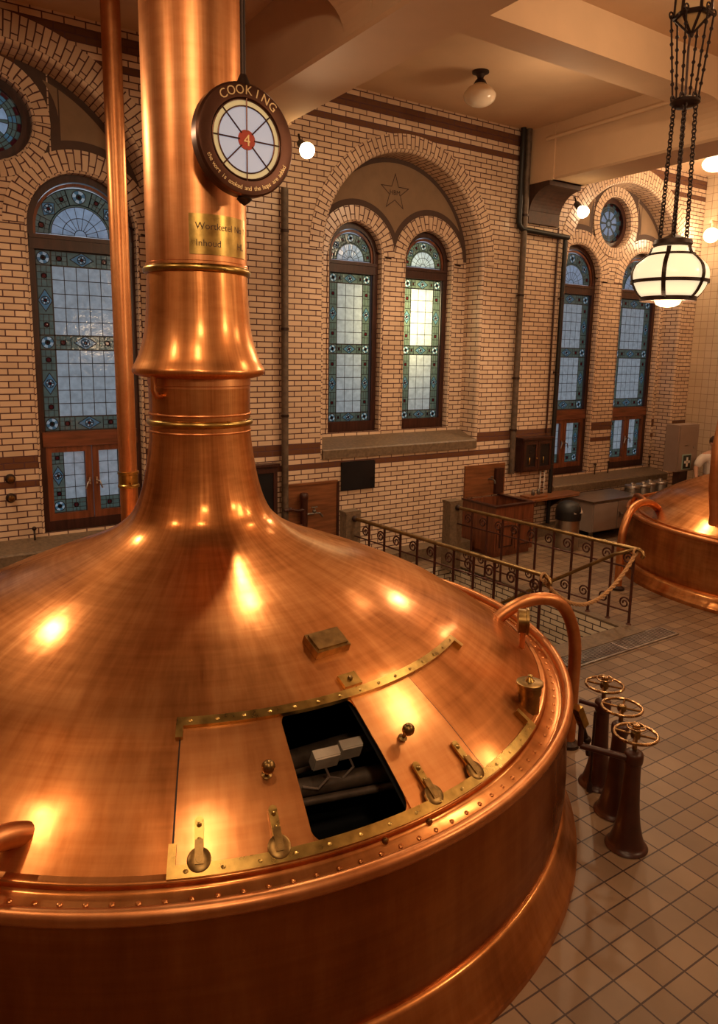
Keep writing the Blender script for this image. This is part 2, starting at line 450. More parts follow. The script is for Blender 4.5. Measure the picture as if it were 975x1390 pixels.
        for xa, xb in zip(xs, xs[1:]):
            A, B_ = spans(xa), spans(xb)
            if len(A) != len(B_): continue
            for p_, q_ in zip(A, B_):
                if p_ and q_: mb.face([(xa, WI-dy, p_[0]), (xb, WI-dy, q_[0]), (xb, WI-dy, q_[1]), (xa, WI-dy, p_[1])])
        mb.build(name, mat, wall_back)
    tymp(0.0, .004, M['brown'], 'tympanum_border', b['zw']+.05)
    tymp(.10 if not b['rnd'] else .11, .008, M['tan'], 'tympanum_field', b['zw']+.05)
    # sloping granite sill
    x0, x1 = b['c']-b['r']-(0 if not b['rnd'] else .0), b['c']+b['r']
    fz, bz = b['frontz'], b['backz']
    ft = fz+.17
    mb = MB(); mb.prism([(W-.03, fz), (W-.03, ft-.04), (W-.01, ft-.02), (WG+.03, bz), (WG+.03, fz)], x0-.02, x1+.02, 'x')
    mb.build('window_sill', M['stone'], wall_back)

# star on the middle tympanum, with its monogram
b = BAYS[1]; mb = MB(); cxs, czs, Rs = 6.92, 5.74, .29
pts = [(cxs+(Rs if k % 2 == 0 else Rs*.40)*math.cos(PI/2+k*PI/5), czs+(Rs if k % 2 == 0 else Rs*.40)*math.sin(PI/2+k*PI/5)) for k in range(10)]
pin = [(cxs+(x_-cxs)*.88, czs+(z_-czs)*.88) for x_, z_ in pts]
for i in range(10):
    j = (i+1) % 10; mb.face([(pts[i][0], WI-.011, pts[i][1]), (pts[j][0], WI-.011, pts[j][1]), (pin[j][0], WI-.011, pin[j][1]), (pin[i][0], WI-.011, pin[i][1])])
add_text(mb, 'HBM', .10, lambda p: (cxs+p[0], WI-.011-p[2]*.5, czs-.035+p[1]))
mb.build('painted_star', M['lineart'], wall_back)

# floor with the stair opening
SX0, SX1, SY0, SY1 = 5.66, 7.40, 5.32, 8.5
mb = MB()
for x0, y0, x1, y1 in ((XL, YB, SX0, 10.2), (SX1, YB, XR, 10.2), (SX0, YB, SX1, SY0), (SX0, SY1, SX1, 10.2)):
    mb.face([(x0, y0, 0), (x1, y0, 0), (x1, y1, 0), (x0, y1, 0)])
floor = struct(mb.build('floor', M['floor']))
mb = MB()
mb.box2((SX0-.02, SY0, -2.6), (SX0, SY1, -.001)); mb.box2((SX1, SY0, -2.6), (SX1+.02, SY1, -.001)); mb.box2((SX0, SY1, -2.6), (SX1, SY1+.02, -.001)); mb.box2((SX0, SY0-.02, -2.6), (SX1, SY0, -.001))
mb.face([(SX0, SY0, -2.6), (SX1, SY0, -2.6), (SX1, SY1, -2.6), (SX0, SY1, -2.6)])
struct(mb.build('wall_stairwell', M['welltile']))
mb = MB()
for x0, y0, x1, y1 in ((SX0-.16, SY0-.26, SX1+.16, SY0), (SX0-.16, SY0, SX0, SY1), (SX1, SY0, SX1+.16, SY1)): mb.box2((x0, y0, -.02), (x1, y1, .02))
struct(mb.build('trim_1', M['stone']))
for k in range(9):
    mb = MB(); y0 = SY0+.02+k*.29; z1 = -.2*(k+1)
    mb.box2((SX0+.02, y0, z1-.06), (SX1-.02, y0+.32, z1))
    o = mb.build('stair_step', M['stone']); struct(o)
mb = MB(); mb.box2((XL, 8.88, 0), (8.19, W, .19)); mb.box2((9.13, 8.98, 0), (XR, W, .19)); struct(mb.build('baseboard_back', M['stone']))
mb = MB(); mb.box2((-.69, 1.08, 6.93), (3.80, 5.69, 6.945)); mb.box2((-.69, -3.6, 6.93), (3.80, .58, 6.945)); struct(mb.build('ceiling_boards', simple('dark_ceiling_boards', (.10,.045,.022), .7, 0, .2, 5)))  # unseen dark panels added so the dome reflects less glow
# other walls and ceiling
mb = MB(); mb.face([(XR, W, 0), (XR, YB, 0), (XR, YB, CEIL), (XR, W, CEIL)]); struct(mb.build('wall_right', M['tilewall']))
mb = MB(); mb.face([(XL, YB, 0), (XL, W, 0), (XL, W, CEIL), (XL, YB, CEIL)]); struct(mb.build('wall_left', M['darkwall']))
mb = MB(); mb.face([(XL, YB, 0), (XR, YB, 0), (XR, YB, CEIL), (XL, YB, CEIL)]); struct(mb.build('wall_front', M['darkwall']))
mb = MB(); mb.face([(XL, YB, CEIL), (XR, YB, CEIL), (XR, 10, CEIL), (XL, 10, CEIL)]); struct(mb.build('ceiling', M['plaster']))
BEAMS = [(-1.45, -.70), (3.82, 4.57), (9.37, 10.12)]
tn = 2
for x0, x1 in BEAMS:
    mb = MB(); mb.prism([(x0, CEIL), (x0, 6.13), (x0+.03, 6.1), (x1-.03, 6.1), (x1, 6.13), (x1, CEIL)], YB, W, 'y')
    mb.box2((x0-.025, 8.62, 6.1), (x1+.025, W, CEIL))
    beam = struct(mb.build('ceiling_beam', M['plaster']))
    for yb in (5.70, .2):
        pass
    # corbel
    prof = [(W, 6.1), (8.70, 6.1), (8.70, 6.03)]
    for i in range(1, 11):
        a = i/10*PI/2; prof.append((8.70+.34*math.sin(a)*1.0+.08*(i/10), 6.03-.33*(1-math.cos(a))))
    prof += [(9.13, 5.70), (9.13, 5.50), (W, 5.50)]
    mb = MB(); mb.prism(prof, x0, x1, 'x'); struct(mb.build('corbel', M['stone_dark'], beam))
for i in range(len(BEAMS)+1):
    xa = BEAMS[i-1][1] if i else XL; xb = BEAMS[i][0] if i < len(BEAMS) else XR
    for yb in (5.70, .6):
        mb = MB(); mb.box2((xa, yb, 6.5), (xb, yb+.46, CEIL))
        for xe, s_ in ((xb, -1),):
            pr = [(xe, 6.5)] + [(xe+s_*.45*(1-math.sin(a)), 6.5-.3*(1-math.cos(a))) for a in [k*PI/16 for k in range(9)]][::-1] if False else [(xe, 6.5), (xe+s_*.55, 6.5)] + [(xe+s_*.55*(1-math.sin(k*PI/16)), 6.5-.32*(1-math.cos(k*PI/16))) for k in range(1, 9)]
            mb.prism(pr, yb, yb+.46, 'y')
        struct(mb.build('ceiling_cross_beam', M['plaster']))

# ------------------------------------------------------------------ stained glass
GL = ['g_clear', 'g_sky', 'g_blue', 'g_green', 'g_white', 'g_red', 'lead']
GM = [M[k] for k in GL]
def ribbon(mb, pts, w, y, closed=False):
    n = len(pts)
    for i in range(n if closed else n-1):
        p, q_ = Vector(pts[i]), Vector(pts[(i+1) % n]); d = q_-p
        if d.length < 1e-6: continue
        d.normalize(); o = Vector((-d.y, d.x))*w/2; e = d*w*.3
        a, b_, c, d_ = p+o-e, q_+o+e, q_-o+e, p-o-e
        mb.face([(a.x, y, a.y), (b_.x, y, b_.y), (c.x, y, c.y), (d_.x, y, d_.y)], 6)
def motif(mb, x0, z0, x1, z1, kind, y, mp=None, lw=.0105, bg=3):
    cx, cz, hw, hh = (x0+x1)/2, (z0+z1)/2, (x1-x0)/2, (z1-z0)/2; N = 24
    mp = mp or (lambda p: p)
    def rect(s=1, t=1):
        out = []
        for k in range(N):
            a = 2*PI*(k+.0)/N+PI/4; c, s_ = math.cos(a), math.sin(a); q_ = max(abs(c), abs(s_)); out.append((cx+hw*s*c/q_, cz+hh*t*s_/q_))
        return out
    def diam(a_, b_):
        out = []
        for k in range(N):
            a = 2*PI*k/N+PI/4; c, s_ = math.cos(a), math.sin(a); q_ = abs(c)+abs(s_); out.append((cx+a_*c/q_, cz+b_*s_/q_))
        return out
    def ell(a_, b_): return [(cx+a_*math.cos(2*PI*k/N+PI/4), cz+b_*math.sin(2*PI*k/N+PI/4)) for k in range(N)]
    mn = min(hw, hh)
    if kind == 'diamond':
        aw, ah = (hw*.80, hh*.97) if hw > hh else (hw*.97, hh*.8)
        lay = [(rect(), lambda k: bg), (diam(aw, ah), lambda k: 2), (ell(mn*.55, mn*.55), lambda k: 4 if (k//3) % 2 == 0 else 2), (ell(mn*.2, mn*.2), lambda k: 5)]
    elif kind == 'quatre':
        lay = [(rect(.98, .98), lambda k: bg), (ell(mn*.84, mn*.84), lambda k: 4 if (k//3) % 2 == 0 else 2), (ell(mn*.32, mn*.32), lambda k: 3), (ell(mn*.15, mn*.15), lambda k: 5)]
    else:
        lay = [(rect(), lambda k: bg), (ell(mn*.34, mn*.34), lambda k: 5)]
    for i, (P_, fn) in enumerate(lay):
        nx = lay[i+1][0] if i+1 < len(lay) else None
        for k in range(N):
            j = (k+1) % N
            if nx: qd = [P_[k], P_[j], nx[j], nx[k]]
            else: qd = [P_[k], P_[j], (cx, cz)]
            qd = [mp(p) for p in qd]; mb.face([(p[0], y, p[1]) for p in qd], fn(k))
        ribbon(mb, [mp(p) for p in P_], lw, y-.004, True)
    if kind == 'quatre' or kind == 'diamond':
        for k in range(0, N, 3):
            a_, b_ = lay[-2][0][k], lay[-1][0][k]; ribbon(mb, [mp(a_), mp(b_)], lw*.8, y-.004)
    if kind == 'spot':
        for dx, dz in ((0, 1), (1, 0)):
            for o_ in (-.35, .35):
                if dx: ribbon(mb, [mp((x0, cz+o_*hh)), mp((x1, cz+o_*hh))], lw*.7, y-.004)
                else: ribbon(mb, [mp((cx+o_*hw, z0)), mp((cx+o_*hw, z1))], lw*.7, y-.004)
def leaded(mb, x0, z0, x1, z1, bw, cols, rows, bands, y):
    """grid light: border strip of width bw (left/right/top/bottom + cross bands), clear squares inside"""
    zs = [z0]; gaps = []
    nb = len(rows); gh = (z1-z0-bw*(nb+1))/nb
    for k in range(nb+1):
        zb = z0+k*(bw+gh)
        # horizontal band
        for xa, xb in ((x0, x0+bw), (x1-bw, x1)): motif(mb, xa, zb, xb, zb+bw, 'quatre', y)
        iw = x1-x0-2*bw; dw = min(iw, bw*2.0); cx = (x0+x1)/2
        if iw > bw*2.6:
            motif(mb, x0+bw, zb, cx-dw/2, zb+bw, 'spot', y); motif(mb, cx+dw/2, zb, x1-bw, zb+bw, 'spot', y); motif(mb, cx-dw/2, zb, cx+dw/2, zb+bw, 'diamond', y)
        else: motif(mb, x0+bw, zb, x1-bw, zb+bw, 'diamond', y)
        for zz in (zb, zb+bw): ribbon(mb, [(x0, zz), (x1, zz)], .017, y-.005)
        if k == nb: break
        za, zc = zb+bw, zb+bw+gh
        for xa, xb in ((x0, x0+bw), (x1-bw, x1)):
            cz = (za+zc)/2; dh = min(gh*.5, bw*1.9); sh = (gh-dh)/2
            motif(mb, xa, za, xb, za+sh, 'spot', y); motif(mb, xa, cz-dh/2, xb, cz+dh/2, 'diamond', y); motif(mb, xa, zc-sh, xb, zc, 'spot', y)
        mb.face([(x0+bw, y, za), (x1-bw, y, za), (x1-bw, y, zc), (x0+bw, y, zc)], bands[k])
        for c in range(cols+1):
            xx = x0+bw+iw*c/cols; ribbon(mb, [(xx, za), (xx, zc)], .0095, y-.004)
        for r in range(1, rows[k]):
            zz = za+gh*r/rows[k]; ribbon(mb, [(x0+bw, zz), (x1-bw, zz)], .0095, y-.004)
    for xx in (x0, x0+bw, x1-bw, x1): ribbon(mb, [(xx, z0), (xx, z1)], .017, y-.005)
def polar(mb, cx, cz, r0, r1, a0, a1, n, mi, y):
    for k in range(n):
        b0, b1 = a0+(a1-a0)*k/n, a0+(a1-a0)*(k+1)/n
        mb.face([(cx+r*math.cos(a), y, cz+r*math.sin(a)) for r, a in ((r0, b0), (r1, b0), (r1, b1), (r0, b1))] if r0 > 1e-4 else [(cx, y, cz), (cx+r1*math.cos(b0), y, cz+r1*math.sin(b0)), (cx+r1*math.cos(b1), y, cz+r1*math.sin(b1))], mi)
def fan(mb, cx, cz, R, y, nsec=9):
    polar(mb, cx, cz, 0, R*.62, 0, PI, 36, 1, y)
    for r in (R*.13, R*.38, R*.62, R*.66, R): ribbon(mb, arc(cx, cz, r, 0, PI, 30), .009, y-.004)
    for k in range(nsec+1):
        a = PI*k/nsec; ribbon(mb, [(cx+R*.13*math.cos(a), cz+R*.13*math.sin(a)), (cx+R*.62*math.cos(a), cz+R*.62*math.sin(a))], .007, y-.004)
    polar(mb, cx, cz, R*.62, R*.66, 0, PI, 36, 3, y)
    kinds = ['spot', 'diamond', 'spot', 'quatre', 'spot', 'diamond', 'spot']; wd = [1, 1.35, .8, 1.5, .8, 1.35, 1]; tot = sum(wd); a = PI
    for kd, w in zip(kinds, wd):
        da = PI*w/tot; a1 = a-da; ln = da*R*.83; r0, r1 = R*.66, R
        def mp(p, a=a, da=da, ln=ln, r0=r0): 
            an = a-da*(p[0]/ln); rr = r0+p[1]; return (cx+rr*math.cos(an), cz+rr*math.sin(an))
        motif(mb, 0, 0, ln, r1-r0, kd, y, mp); a = a1
def rosette(mb, cx, cz, R, y):
    polar(mb, cx, cz, 0, R*.13, 0, 2*PI, 20, 4, y); polar(mb, cx, cz, R*.13, R*.22, 0, 2*PI, 24, 3, y)
    for k in range(8):
        polar(mb, cx, cz, R*.22, R*.62, k*PI/4+.09, (k+1)*PI/4-.09, 6, 1, y); polar(mb, cx, cz, R*.22, R*.62, k*PI/4-.09, k*PI/4+.09, 3, 3, y)
        for d_ in (-.09, .09): ribbon(mb, [(cx+R*.22*math.cos(k*PI/4+d_), cz+R*.22*math.sin(k*PI/4+d_)), (cx+R*.62*math.cos(k*PI/4+d_), cz+R*.62*math.sin(k*PI/4+d_))], .008, y-.004)
    for k in range(24):
        polar(mb, cx, cz, R*.62, R*.86, k*PI/12, (k+1)*PI/12, 2, 3 if k % 3 else 2, y)
        polar(mb, cx, cz, R*.86, R, k*PI/12, (k+1)*PI/12, 2, 5 if k % 2 else 3, y)
        a = k*PI/12; ribbon(mb, [(cx+R*.62*math.cos(a), cz+R*.62*math.sin(a)), (cx+R*math.cos(a), cz+R*math.sin(a))], .008, y-.004)
    for r in (R*.13, R*.22, R*.62, R*.74, R*.86, R): ribbon(mb, arc(cx, cz, r, 0, 2*PI, 40), .010, y-.005)
def band(mb, outer, inner, y0, y1, closed=True):
    n = len(outer)
    for i in range(n if closed else n-1):
        j = (i+1) % n; a, b_, c, d = outer[i], outer[j], inner[j], inner[i]
        mb.face([(a[0], y0, a[1]), (b_[0], y0, b_[1]), (c[0], y0, c[1]), (d[0], y0, d[1])])
        mb.face([(d[0], y0, d[1]), (c[0], y0, c[1]), (c[0], y1, c[1]), (d[0], y1, d[1])])
        mb.face([(a[0], y1, a[1]), (b_[0], y1, b_[1]), (b_[0], y0, b_[1]), (a[0], y0, a[1])])
wn = 0
def handle(parent, x, z, y, s_):
    mb = MB(); mb.box((x, y-.01, z), (.03, .02, .10)); mb.tube([(x, y-.02, z), (x, y-.05, z), (x+s_*.05, y-.055, z-.01), (x+s_*.09, y-.05, z-.07)], .009, 8)
    mb.build('handle', M['steel'], parent)
for b in BAYS:
    for s_ in (-1, 1):
        wn += 1; cx, w, zw = b['c']+s_*b['off'], b['w'], b['zw']
        root = struct(empty('window_%d' % wn, (cx, WG, b['sill'])))
        inv = Matrix.Translation((-cx, -WG, -b['sill']))
        def put(mb, name, mat, par=root):
            mb.v = [(v[0]-cx, v[1]-WG, v[2]-b['sill']) for v in mb.v]; return mb.build(name, mat, par)
        y = WG; zb = b['sill']-.005
        mb = MB(); fo = .10
        band(mb, arched(cx-w-.02, cx+w+.02, zb, zw, 28), arched(cx-w+fo-.015, cx+w-fo+.015, zb+(.17 if not b['rnd'] else .13), zw, 28), y-.04, y+.06)
        put(mb, 'frame', M['wood_dark'])
        fz = zw-.09                      # fanlight base
        mb = MB(); mb.box((cx, y+.01, fz-.09), (2*w-.06, .12, .17)); mb.box((cx, y-.04, fz-.03), (2*w-.06, .05, .04)); put(mb, 'transom', M['wood_dark'])
        mb = MB(); R = w-fo; band(mb, arched(cx-R-.02, cx+R+.02, fz-.01, zw-.02, 24), arched(cx-R+.015, cx+R-.015, fz+.005, zw-.02, 24), y-.02, y+.03)
        put(mb, 'fanlight_bead', M['wood'])
        mb = MB(); fan(mb, cx, fz+.02, R+.015, y+.02); put(mb, 'fanlight_glass', GM)
        gx0, gx1 = cx-w+fo, cx+w-fo; gt = fz-.18
        if not b['rnd']:
            mb = MB(); leaded(mb, gx0, zb+.16, gx1, gt, .145, 3, (5, 5), (0, 0), y+.02); put(mb, 'leaded_glass', GM)
        else:
            dz = zb+1.08                 # top of the lower doors
            mb = MB(); leaded(mb, gx0, dz+.20, gx1, gt, .175, 5, (5, 5), (0, 0), y+.02); put(mb, 'leaded_glass', GM)
            mb = MB(); mb.box((cx, y, dz+.10), (2*w-.1, .12, .19)); put(mb, 'transom', M['wood_h'])
            for d_ in (-1, 1):
                xa, xb = (cx-w+.07, cx-.005) if d_ < 0 else (cx+.005, cx+w-.07)
                mb = MB(); o4 = [(xa, zb+.1), (xa, dz), (xb, dz), (xb, zb+.1)]; i4 = [(xa+.08, zb+.22), (xa+.08, dz-.07), (xb-.08, dz-.07), (xb-.08, zb+.22)]
                band(mb, o4, i4, y-.035, y+.04); lf = put(mb, 'door_leaf', M['wood'])
                mb = MB(); xa2, xb2, z0, z1 = xa+.08, xb-.08, zb+.22, dz-.07
                ow = (xa2, xa2+.15) if d_ < 0 else (xb2-.15, xb2); iw = (xa2+.15, xb2) if d_ < 0 else (xa2, xb2-.15)
                bh = .17
                motif(mb, ow[0], z0, ow[1], z0+bh, 'quatre', y+.02); motif(mb, iw[0], z0, iw[1], z0+bh, 'spot', y+.02)
                hh = (z1-z0-bh); motif(mb, ow[0], z0+bh, ow[1], z0+bh+hh*.25, 'spot', y+.02); motif(mb, ow[0], z0+bh+hh*.25, ow[1], z0+bh+hh*.75, 'diamond', y+.02); motif(mb, ow[0], z0+bh+hh*.75, ow[1], z1, 'spot', y+.02)
                mb.face([(iw[0], y+.02, z0+bh), (iw[1], y+.02, z0+bh), (iw[1], y+.02, z1), (iw[0], y+.02, z1)], 0)
                for k in range(3): xx = iw[0]+(iw[1]-iw[0])*k/2; ribbon(mb, [(xx, z0), (xx, z1)], .008, y+.014)
                for k in range(5): zz = z0+bh+hh*k/4; ribbon(mb, [(xa2, zz), (xb2, zz)], .008, y+.014)
                mb.v = [(v[0]-cx, v[1]-WG, v[2]-b['sill']) for v in mb.v]; mb.build('door_glass', GM, lf)
                mb2 = MB(); hx, hz = cx+d_*.045, zb+.62
                mb2.box((hx, y-.05, hz), (.025, .02, .09)); mb2.tube([(hx, y-.05, hz), (hx, y-.085, hz), (hx+d_*.03, y-.09, hz-.01), (hx+d_*.06, y-.085, hz-.10)], .010, 8)
                mb2.v = [(v[0]-cx, v[1]-WG, v[2]-b['sill']) for v in mb2.v]; mb2.build('door_handle', M['steel'], lf)
        # iron stay arm at the arch spring
        mb = MB(); mb.tube([(cx+w-.05, y-.03, zw+.10), (cx+w+.07, y-.16, zw+.0), (cx+w+.13, y-.22, zw-.02)], .012, 8); put(mb, 'stay_arm', M['iron'])
    if b['rnd']:
        wn += 1; root = struct(empty('window_%d' % wn, (b['c'], WG, RZ)))
        mb = MB(); band(mb, arc(0, 0, RI+.02, 0, 2*PI, 48)[:-1], arc(0, 0, RI-.10, 0, 2*PI, 48)[:-1], -.04, .06); mb.build('frame', M['wood_dark'], root)
        mb = MB(); rosette(mb, 0, 0, RI-.09, .02); mb.build('rosette_glass', GM, root)
for o in list(bpy.data.objects):
    if o.parent is None and o.name.startswith('window_'):
        k = int(o.name.split('_')[1]); 
        o['label'] = {1: 'tall stained glass window door at far left, beyond the picture edge', 2: 'tall arched stained glass window door left of the copper column', 3: 'small round stained glass window cut by the left picture edge',
                      4: 'narrow arched leaded window, left one under the star', 5: 'narrow arched leaded window, right one under the star', 6: 'arched stained glass window door beside the black pipe',
                      7: 'arched stained glass window door behind the hanging lamp', 8: 'round stained glass rosette window between two tall windows'}[k]
CX0, CY0 = 1.90, 4.936
DOME = [(.352,3.04),(.349,2.86),(.352,2.75),(.36,2.65),(.385,2.48),(.415,2.34),(.455,2.22),(.52,2.115),(.66,2.01),(.90,1.90),(1.17,1.80),(1.42,1.70),(1.65,1.60),(1.865,1.50),(2.03,1.40),(2.19,1.30),(2.33,1.20),(2.465,1.10)]
def catmull(P, sub):
    out = []
    for i in range(len(P)-1):
        p0, p1, p2, p3 = P[max(i-1,0)], P[i], P[i+1], P[min(i+2,len(P)-1)]
        for k in range(sub):
            t = k/sub; out.append(tuple(.5*((2*p1[j])+(-p0[j]+p2[j])*t+(2*p0[j]-5*p1[j]+4*p2[j]-p3[j])*t*t+(-p0[j]+3*p1[j]-3*p2[j]+p3[j])*t**3) for j in (0,1)))
    out.append(P[-1]); return out
DC = catmull(DOME, 5)
def zr(r):
    for a, b in zip(DC[10:], DC[11:]):
        if a[0] <= r <= b[0]: return a[1]+(b[1]-a[1])*(r-a[0])/(b[0]-a[0])
    return DC[-1][1] - (r-DC[-1][0])*.75
def rad(d): return d*PI/180
def SP(th, r, off=0.0):
    """point on the dome at azimuth th (degrees), radius r, lifted by off along the normal"""
    dz = (zr(r+.01)-zr(r-.01))/.02; n = Vector((-dz, 1)).normalized(); a = rad(th)
    return Vector(((r+n.x*off)*math.cos(a), (r+n.x*off)*math.sin(a), zr(r)+n.y*off))
def frame_at(th, r):
    dz = (zr(r+.01)-zr(r-.01))/.02; a = rad(th); er = Vector((math.cos(a), math.sin(a), dz)).normalized(); et = Vector((-math.sin(a), math.cos(a), 0)); n = et.cross(er)*-1
    n = er.cross(et);  n = n if n.z > 0 else -n
    return er, et, n
HT0, HT1, HR0, HR1 = -100.2, -87.9, 1.895, 2.437
def patch(mb, t0, t1, r0, r1, o0, o1, nt=10, nr=8, mi=0):
    g = lambda off: [[SP(t0+(t1-t0)*j/nt, r0+(r1-r0)*i/nr, off) for j in range(nt+1)] for i in range(nr+1)]
    A, B = g(o1), g(o0); mb.grid(A, mi=mi); mb.grid(B, mi=mi)
    for e1, e2 in ((A[0], B[0]), (A[-1], B[-1]), ([r[0] for r in A], [r[0] for r in B]), ([r[-1] for r in A], [r[-1] for r in B])): mb.grid([e1, e2], mi=mi, smooth=False)
def dome_mesh(hole, off=0.0):
    pr = [p for p in DC]; 
    if hole:
        pr = [p for p in pr if all(abs(p[0]-h) > .015 for h in (HR0, HR1)) or p[1] > 2]
        pr += [(HR0, zr(HR0)), (HR1, zr(HR1))]; pr.sort(key=lambda p: (-p[1]))
    ths = [k*2.5 for k in range(-72, 72)]
    if hole: ths = sorted([t for t in ths if abs(t-HT0) > .6 and abs(t-HT1) > .6]+[HT0, HT1])
    rows = [[(max(r-off, .01)*math.cos(rad(t)), max(r-off, .01)*math.sin(rad(t)), z-off) for t in ths] for r, z in pr]
    def skip(i, j):
        if not hole or j == len(ths)-1: return False
        tm = (ths[j]+ths[j+1])/2; rm = (pr[i][0]+pr[i+1][0])/2
        return HT0 < tm < HT1 and HR0 < rm < HR1 and pr[i][1] < 2
    mb = MB(); mb.grid(rows, closed_u=True, skip=skip, flip=True)
    if hole and off == 0:
        for (tc, rc, st, sr) in ((HT0, HR0, 1, 1), (HT1, HR0, -1, 1), (HT0, HR1, 1, -1), (HT1, HR1, -1, -1)):
            q_ = .06; at_ = q_/rc*180/PI; pts = [(tc+st*at_*(1-math.sin(a)), rc+sr*q_*(1-math.cos(a))) for a in [k*PI/12 for k in range(7)]]
            for (ta, ra), (tb, rb) in zip(pts, pts[1:]): mb.face([SP(tc, rc, .001), SP(ta, ra, .001), SP(tb, rb, .001)])
    return mb
root = empty('brewing_kettle', (CX0, CY0, 0), label='huge domed copper brewing kettle with an open hatch, in the foreground', cat='brewing kettle')
dome = dome_mesh(True).build('dome', M['copper'], root)
def lathe_part(name, prof, mat, parent, seg=96, sub=4):
    mb = MB(); mb.lathe(catmull(prof, sub) if sub > 1 else prof, seg); return mb.build(name, mat, parent)
lathe_part('column', [(.335,CEIL),(.335,5.5),(.337,4.3),(.338,3.87),(.345,3.865),(.345,3.845),(.338,3.84),(.338,3.80)], M['copper_pipe'], root, sub=1)
RINGP = lambda r, z, w: [(r, z+w), (r+w*.7, z+w*.7), (r+w, z), (r+w*.7, z-w*.7), (r, z-w)]
lathe_part('brass_ring', RINGP(.337, 3.825, .028), M['brass'], root)
bell = lathe_part('bell_collar', [(.338,3.80),(.342,3.72),(.35,3.58),(.362,3.45),(.385,3.34),(.42,3.24),(.447,3.185),(.457,3.16),(.45,3.135),(.42,3.12),(.38,3.11),(.345,3.105)], M['copper_door'], root)
lathe_part('collar_seam', [(.345,3.11),(.356,3.105),(.356,3.06),(.350,3.055),(.350,3.03)], M['copper_pipe'], root, sub=1)
lathe_part('brass_ring', RINGP(.345, 2.80, .026), M['brass'], root)
for z_ in (2.86, 2.74): lathe_part('collar_band', RINGP(.351, z_, .008), M['copper_pipe'], root, seg=64, sub=1)
# flange with its rivets, rolled rim, side wall and skirt
mb = MB(); mb.lathe(catmull([(2.455,1.112),(2.49,1.105),(2.497,1.09),(2.50,1.072),(2.54,1.056),(2.585,1.045),(2.60,1.05),(2.62,1.07)], 3), 144)
for k in range(150):
    a = 2*PI*k/150; mb.sphere((2.545*math.cos(a), 2.545*math.sin(a), 1.056), .013, 8, sc_=(1,1,.5))
mb.build('riveted_flange', M['copper'], root)
mb = MB(); mb.lathe([(2.635+.034*math.cos(a), 1.07+.038*math.sin(a)) for a in [2*PI*k/16 for k in range(17)]], 160); mb.build('rolled_rim', M['copper_pipe'], root)
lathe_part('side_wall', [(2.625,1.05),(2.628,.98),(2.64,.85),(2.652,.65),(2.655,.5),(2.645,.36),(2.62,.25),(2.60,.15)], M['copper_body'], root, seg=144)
lathe_part('skirt', [(2.625,.30),(2.655,.285),(2.68,.22),(2.70,.15),(2.73,.09),(2.755,.05),(2.76,0.0)], M['copper'], root, seg=144)
# black shells put the shade inside the kettle into their colour
mb = dome_mesh(True, .03); mb.build('inner_shade_shell', M['black'], root)
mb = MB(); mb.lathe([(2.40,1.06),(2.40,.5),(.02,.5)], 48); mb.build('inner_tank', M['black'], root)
mb = MB()
mb.grid([[SP(t, HR0, -.03) for t in (HT0, HT1)], [SP(t, HR0, .0) for t in (HT0, HT1)]])
# hatch doors, rails, rollers, knobs
for t0, t1, nm, lab in ((-114.7, -100.2, 'hatch_door', 'left sliding copper door'), (-87.9, -75.0, 'hatch_door', 'right sliding copper door')):
    mb = MB(); patch(mb, t0, t1, 1.905, 2.437, .001, .008)
    for ta, tb in ((t0-.22, t0), (t1, t1+.22)):
        if abs(tb-HT0) > 1 and abs(ta-HT1) > 1: patch(mb, ta, tb, 1.905, 2.437, .0, .0045, nt=2, mi=1)
    d_ = mb.build(nm, [M['copper_door'], M['iron']], root); d_['label'] = lab
    kt, kr = (-103.9, 2.158) if t0 < -100 else (-83.9, 2.167)
    p = SP(kt, kr, .014); er, et, n = frame_at(kt, kr)
    ax = Matrix((et, er, n)).transposed()
    mb = MB(); mb.lathe([(.001,0),(.024,.002),(.024,.008),(.011,.014),(.010,.045),(.018,.050),(.030,.064),(.033,.080),(.028,.098),(.014,.110),(.001,.112)], 20, p, axis=ax); mb.build('knob', M['brass_dull'], d_)
    for rt in ((-112.1, -104.0) if t0 < -100 else (-84.6, -77.0)):
        er, et, n = frame_at(rt, 2.35); mb = MB(); p = SP(rt, 2.345, .024)
        mb.box(p, (.040, .125, .012), M4=Matrix((et, er, n)).transposed()); 
        mb.sphere(SP(rt, 2.31, .03), .012, 8); mb.sphere(SP(rt, 2.36, .03), .012, 8)
        for e_, rr in ((-.0625, 0),): mb.lathe([(.02, -.006), (.02, .006), (.0, .006)], 16, p-er*.0625, axis=Matrix((et, er, n)).transposed())
        st = mb.build('roller_strap', M['brass'], d_)
        mb = MB(); A3 = Matrix((et, er, n)).transposed(); w_ = SP(rt, 2.425, .03)
        mb.lathe([(.0, -.012), (.050, -.012), (.052, -.004), (.052, .004), (.046, .008), (.018, .008), (.014, .016), (.0, .016)], 28, w_, axis=A3)
        mb.box(w_-er*.03+n*.01, (.036, .10, .010), M4=A3); mb.build('roller', M['brass_dull'], d_)
mb = MB(); patch(mb, -75.0, -58.5, 1.935, 2.437, .001, .003); mb.build('cover_plate', M['copper'], root)
for nm, t0, t1, r0, r1, dirn in (('upper_rail', -115.4, -56.5, 1.872, 1.912, 1), ('lower_rail', -115.2, -60.6, 2.435, 2.477, -1)):
    mb = MB(); patch(mb, t0, t1, r0, r1, .0, .034, nt=60, nr=2)
    for e, dt in ((t0, 1.0 if dirn > 0 else .8), (t1, -1.0 if dirn > 0 else -.8)):
        patch(mb, min(e, e+dt), max(e, e+dt), r0 if dirn > 0 else r0-.07, r1+.05 if dirn > 0 else r1, .0, .034, nt=2, nr=3)
    for k in range(15): mb.sphere(SP(t0+(t1-t0)*(k+.5)/15, (r0+r1)/2, .034), .012, 8, sc_=(1,1,.4))
    mb.build(nm, M['brass'], root)
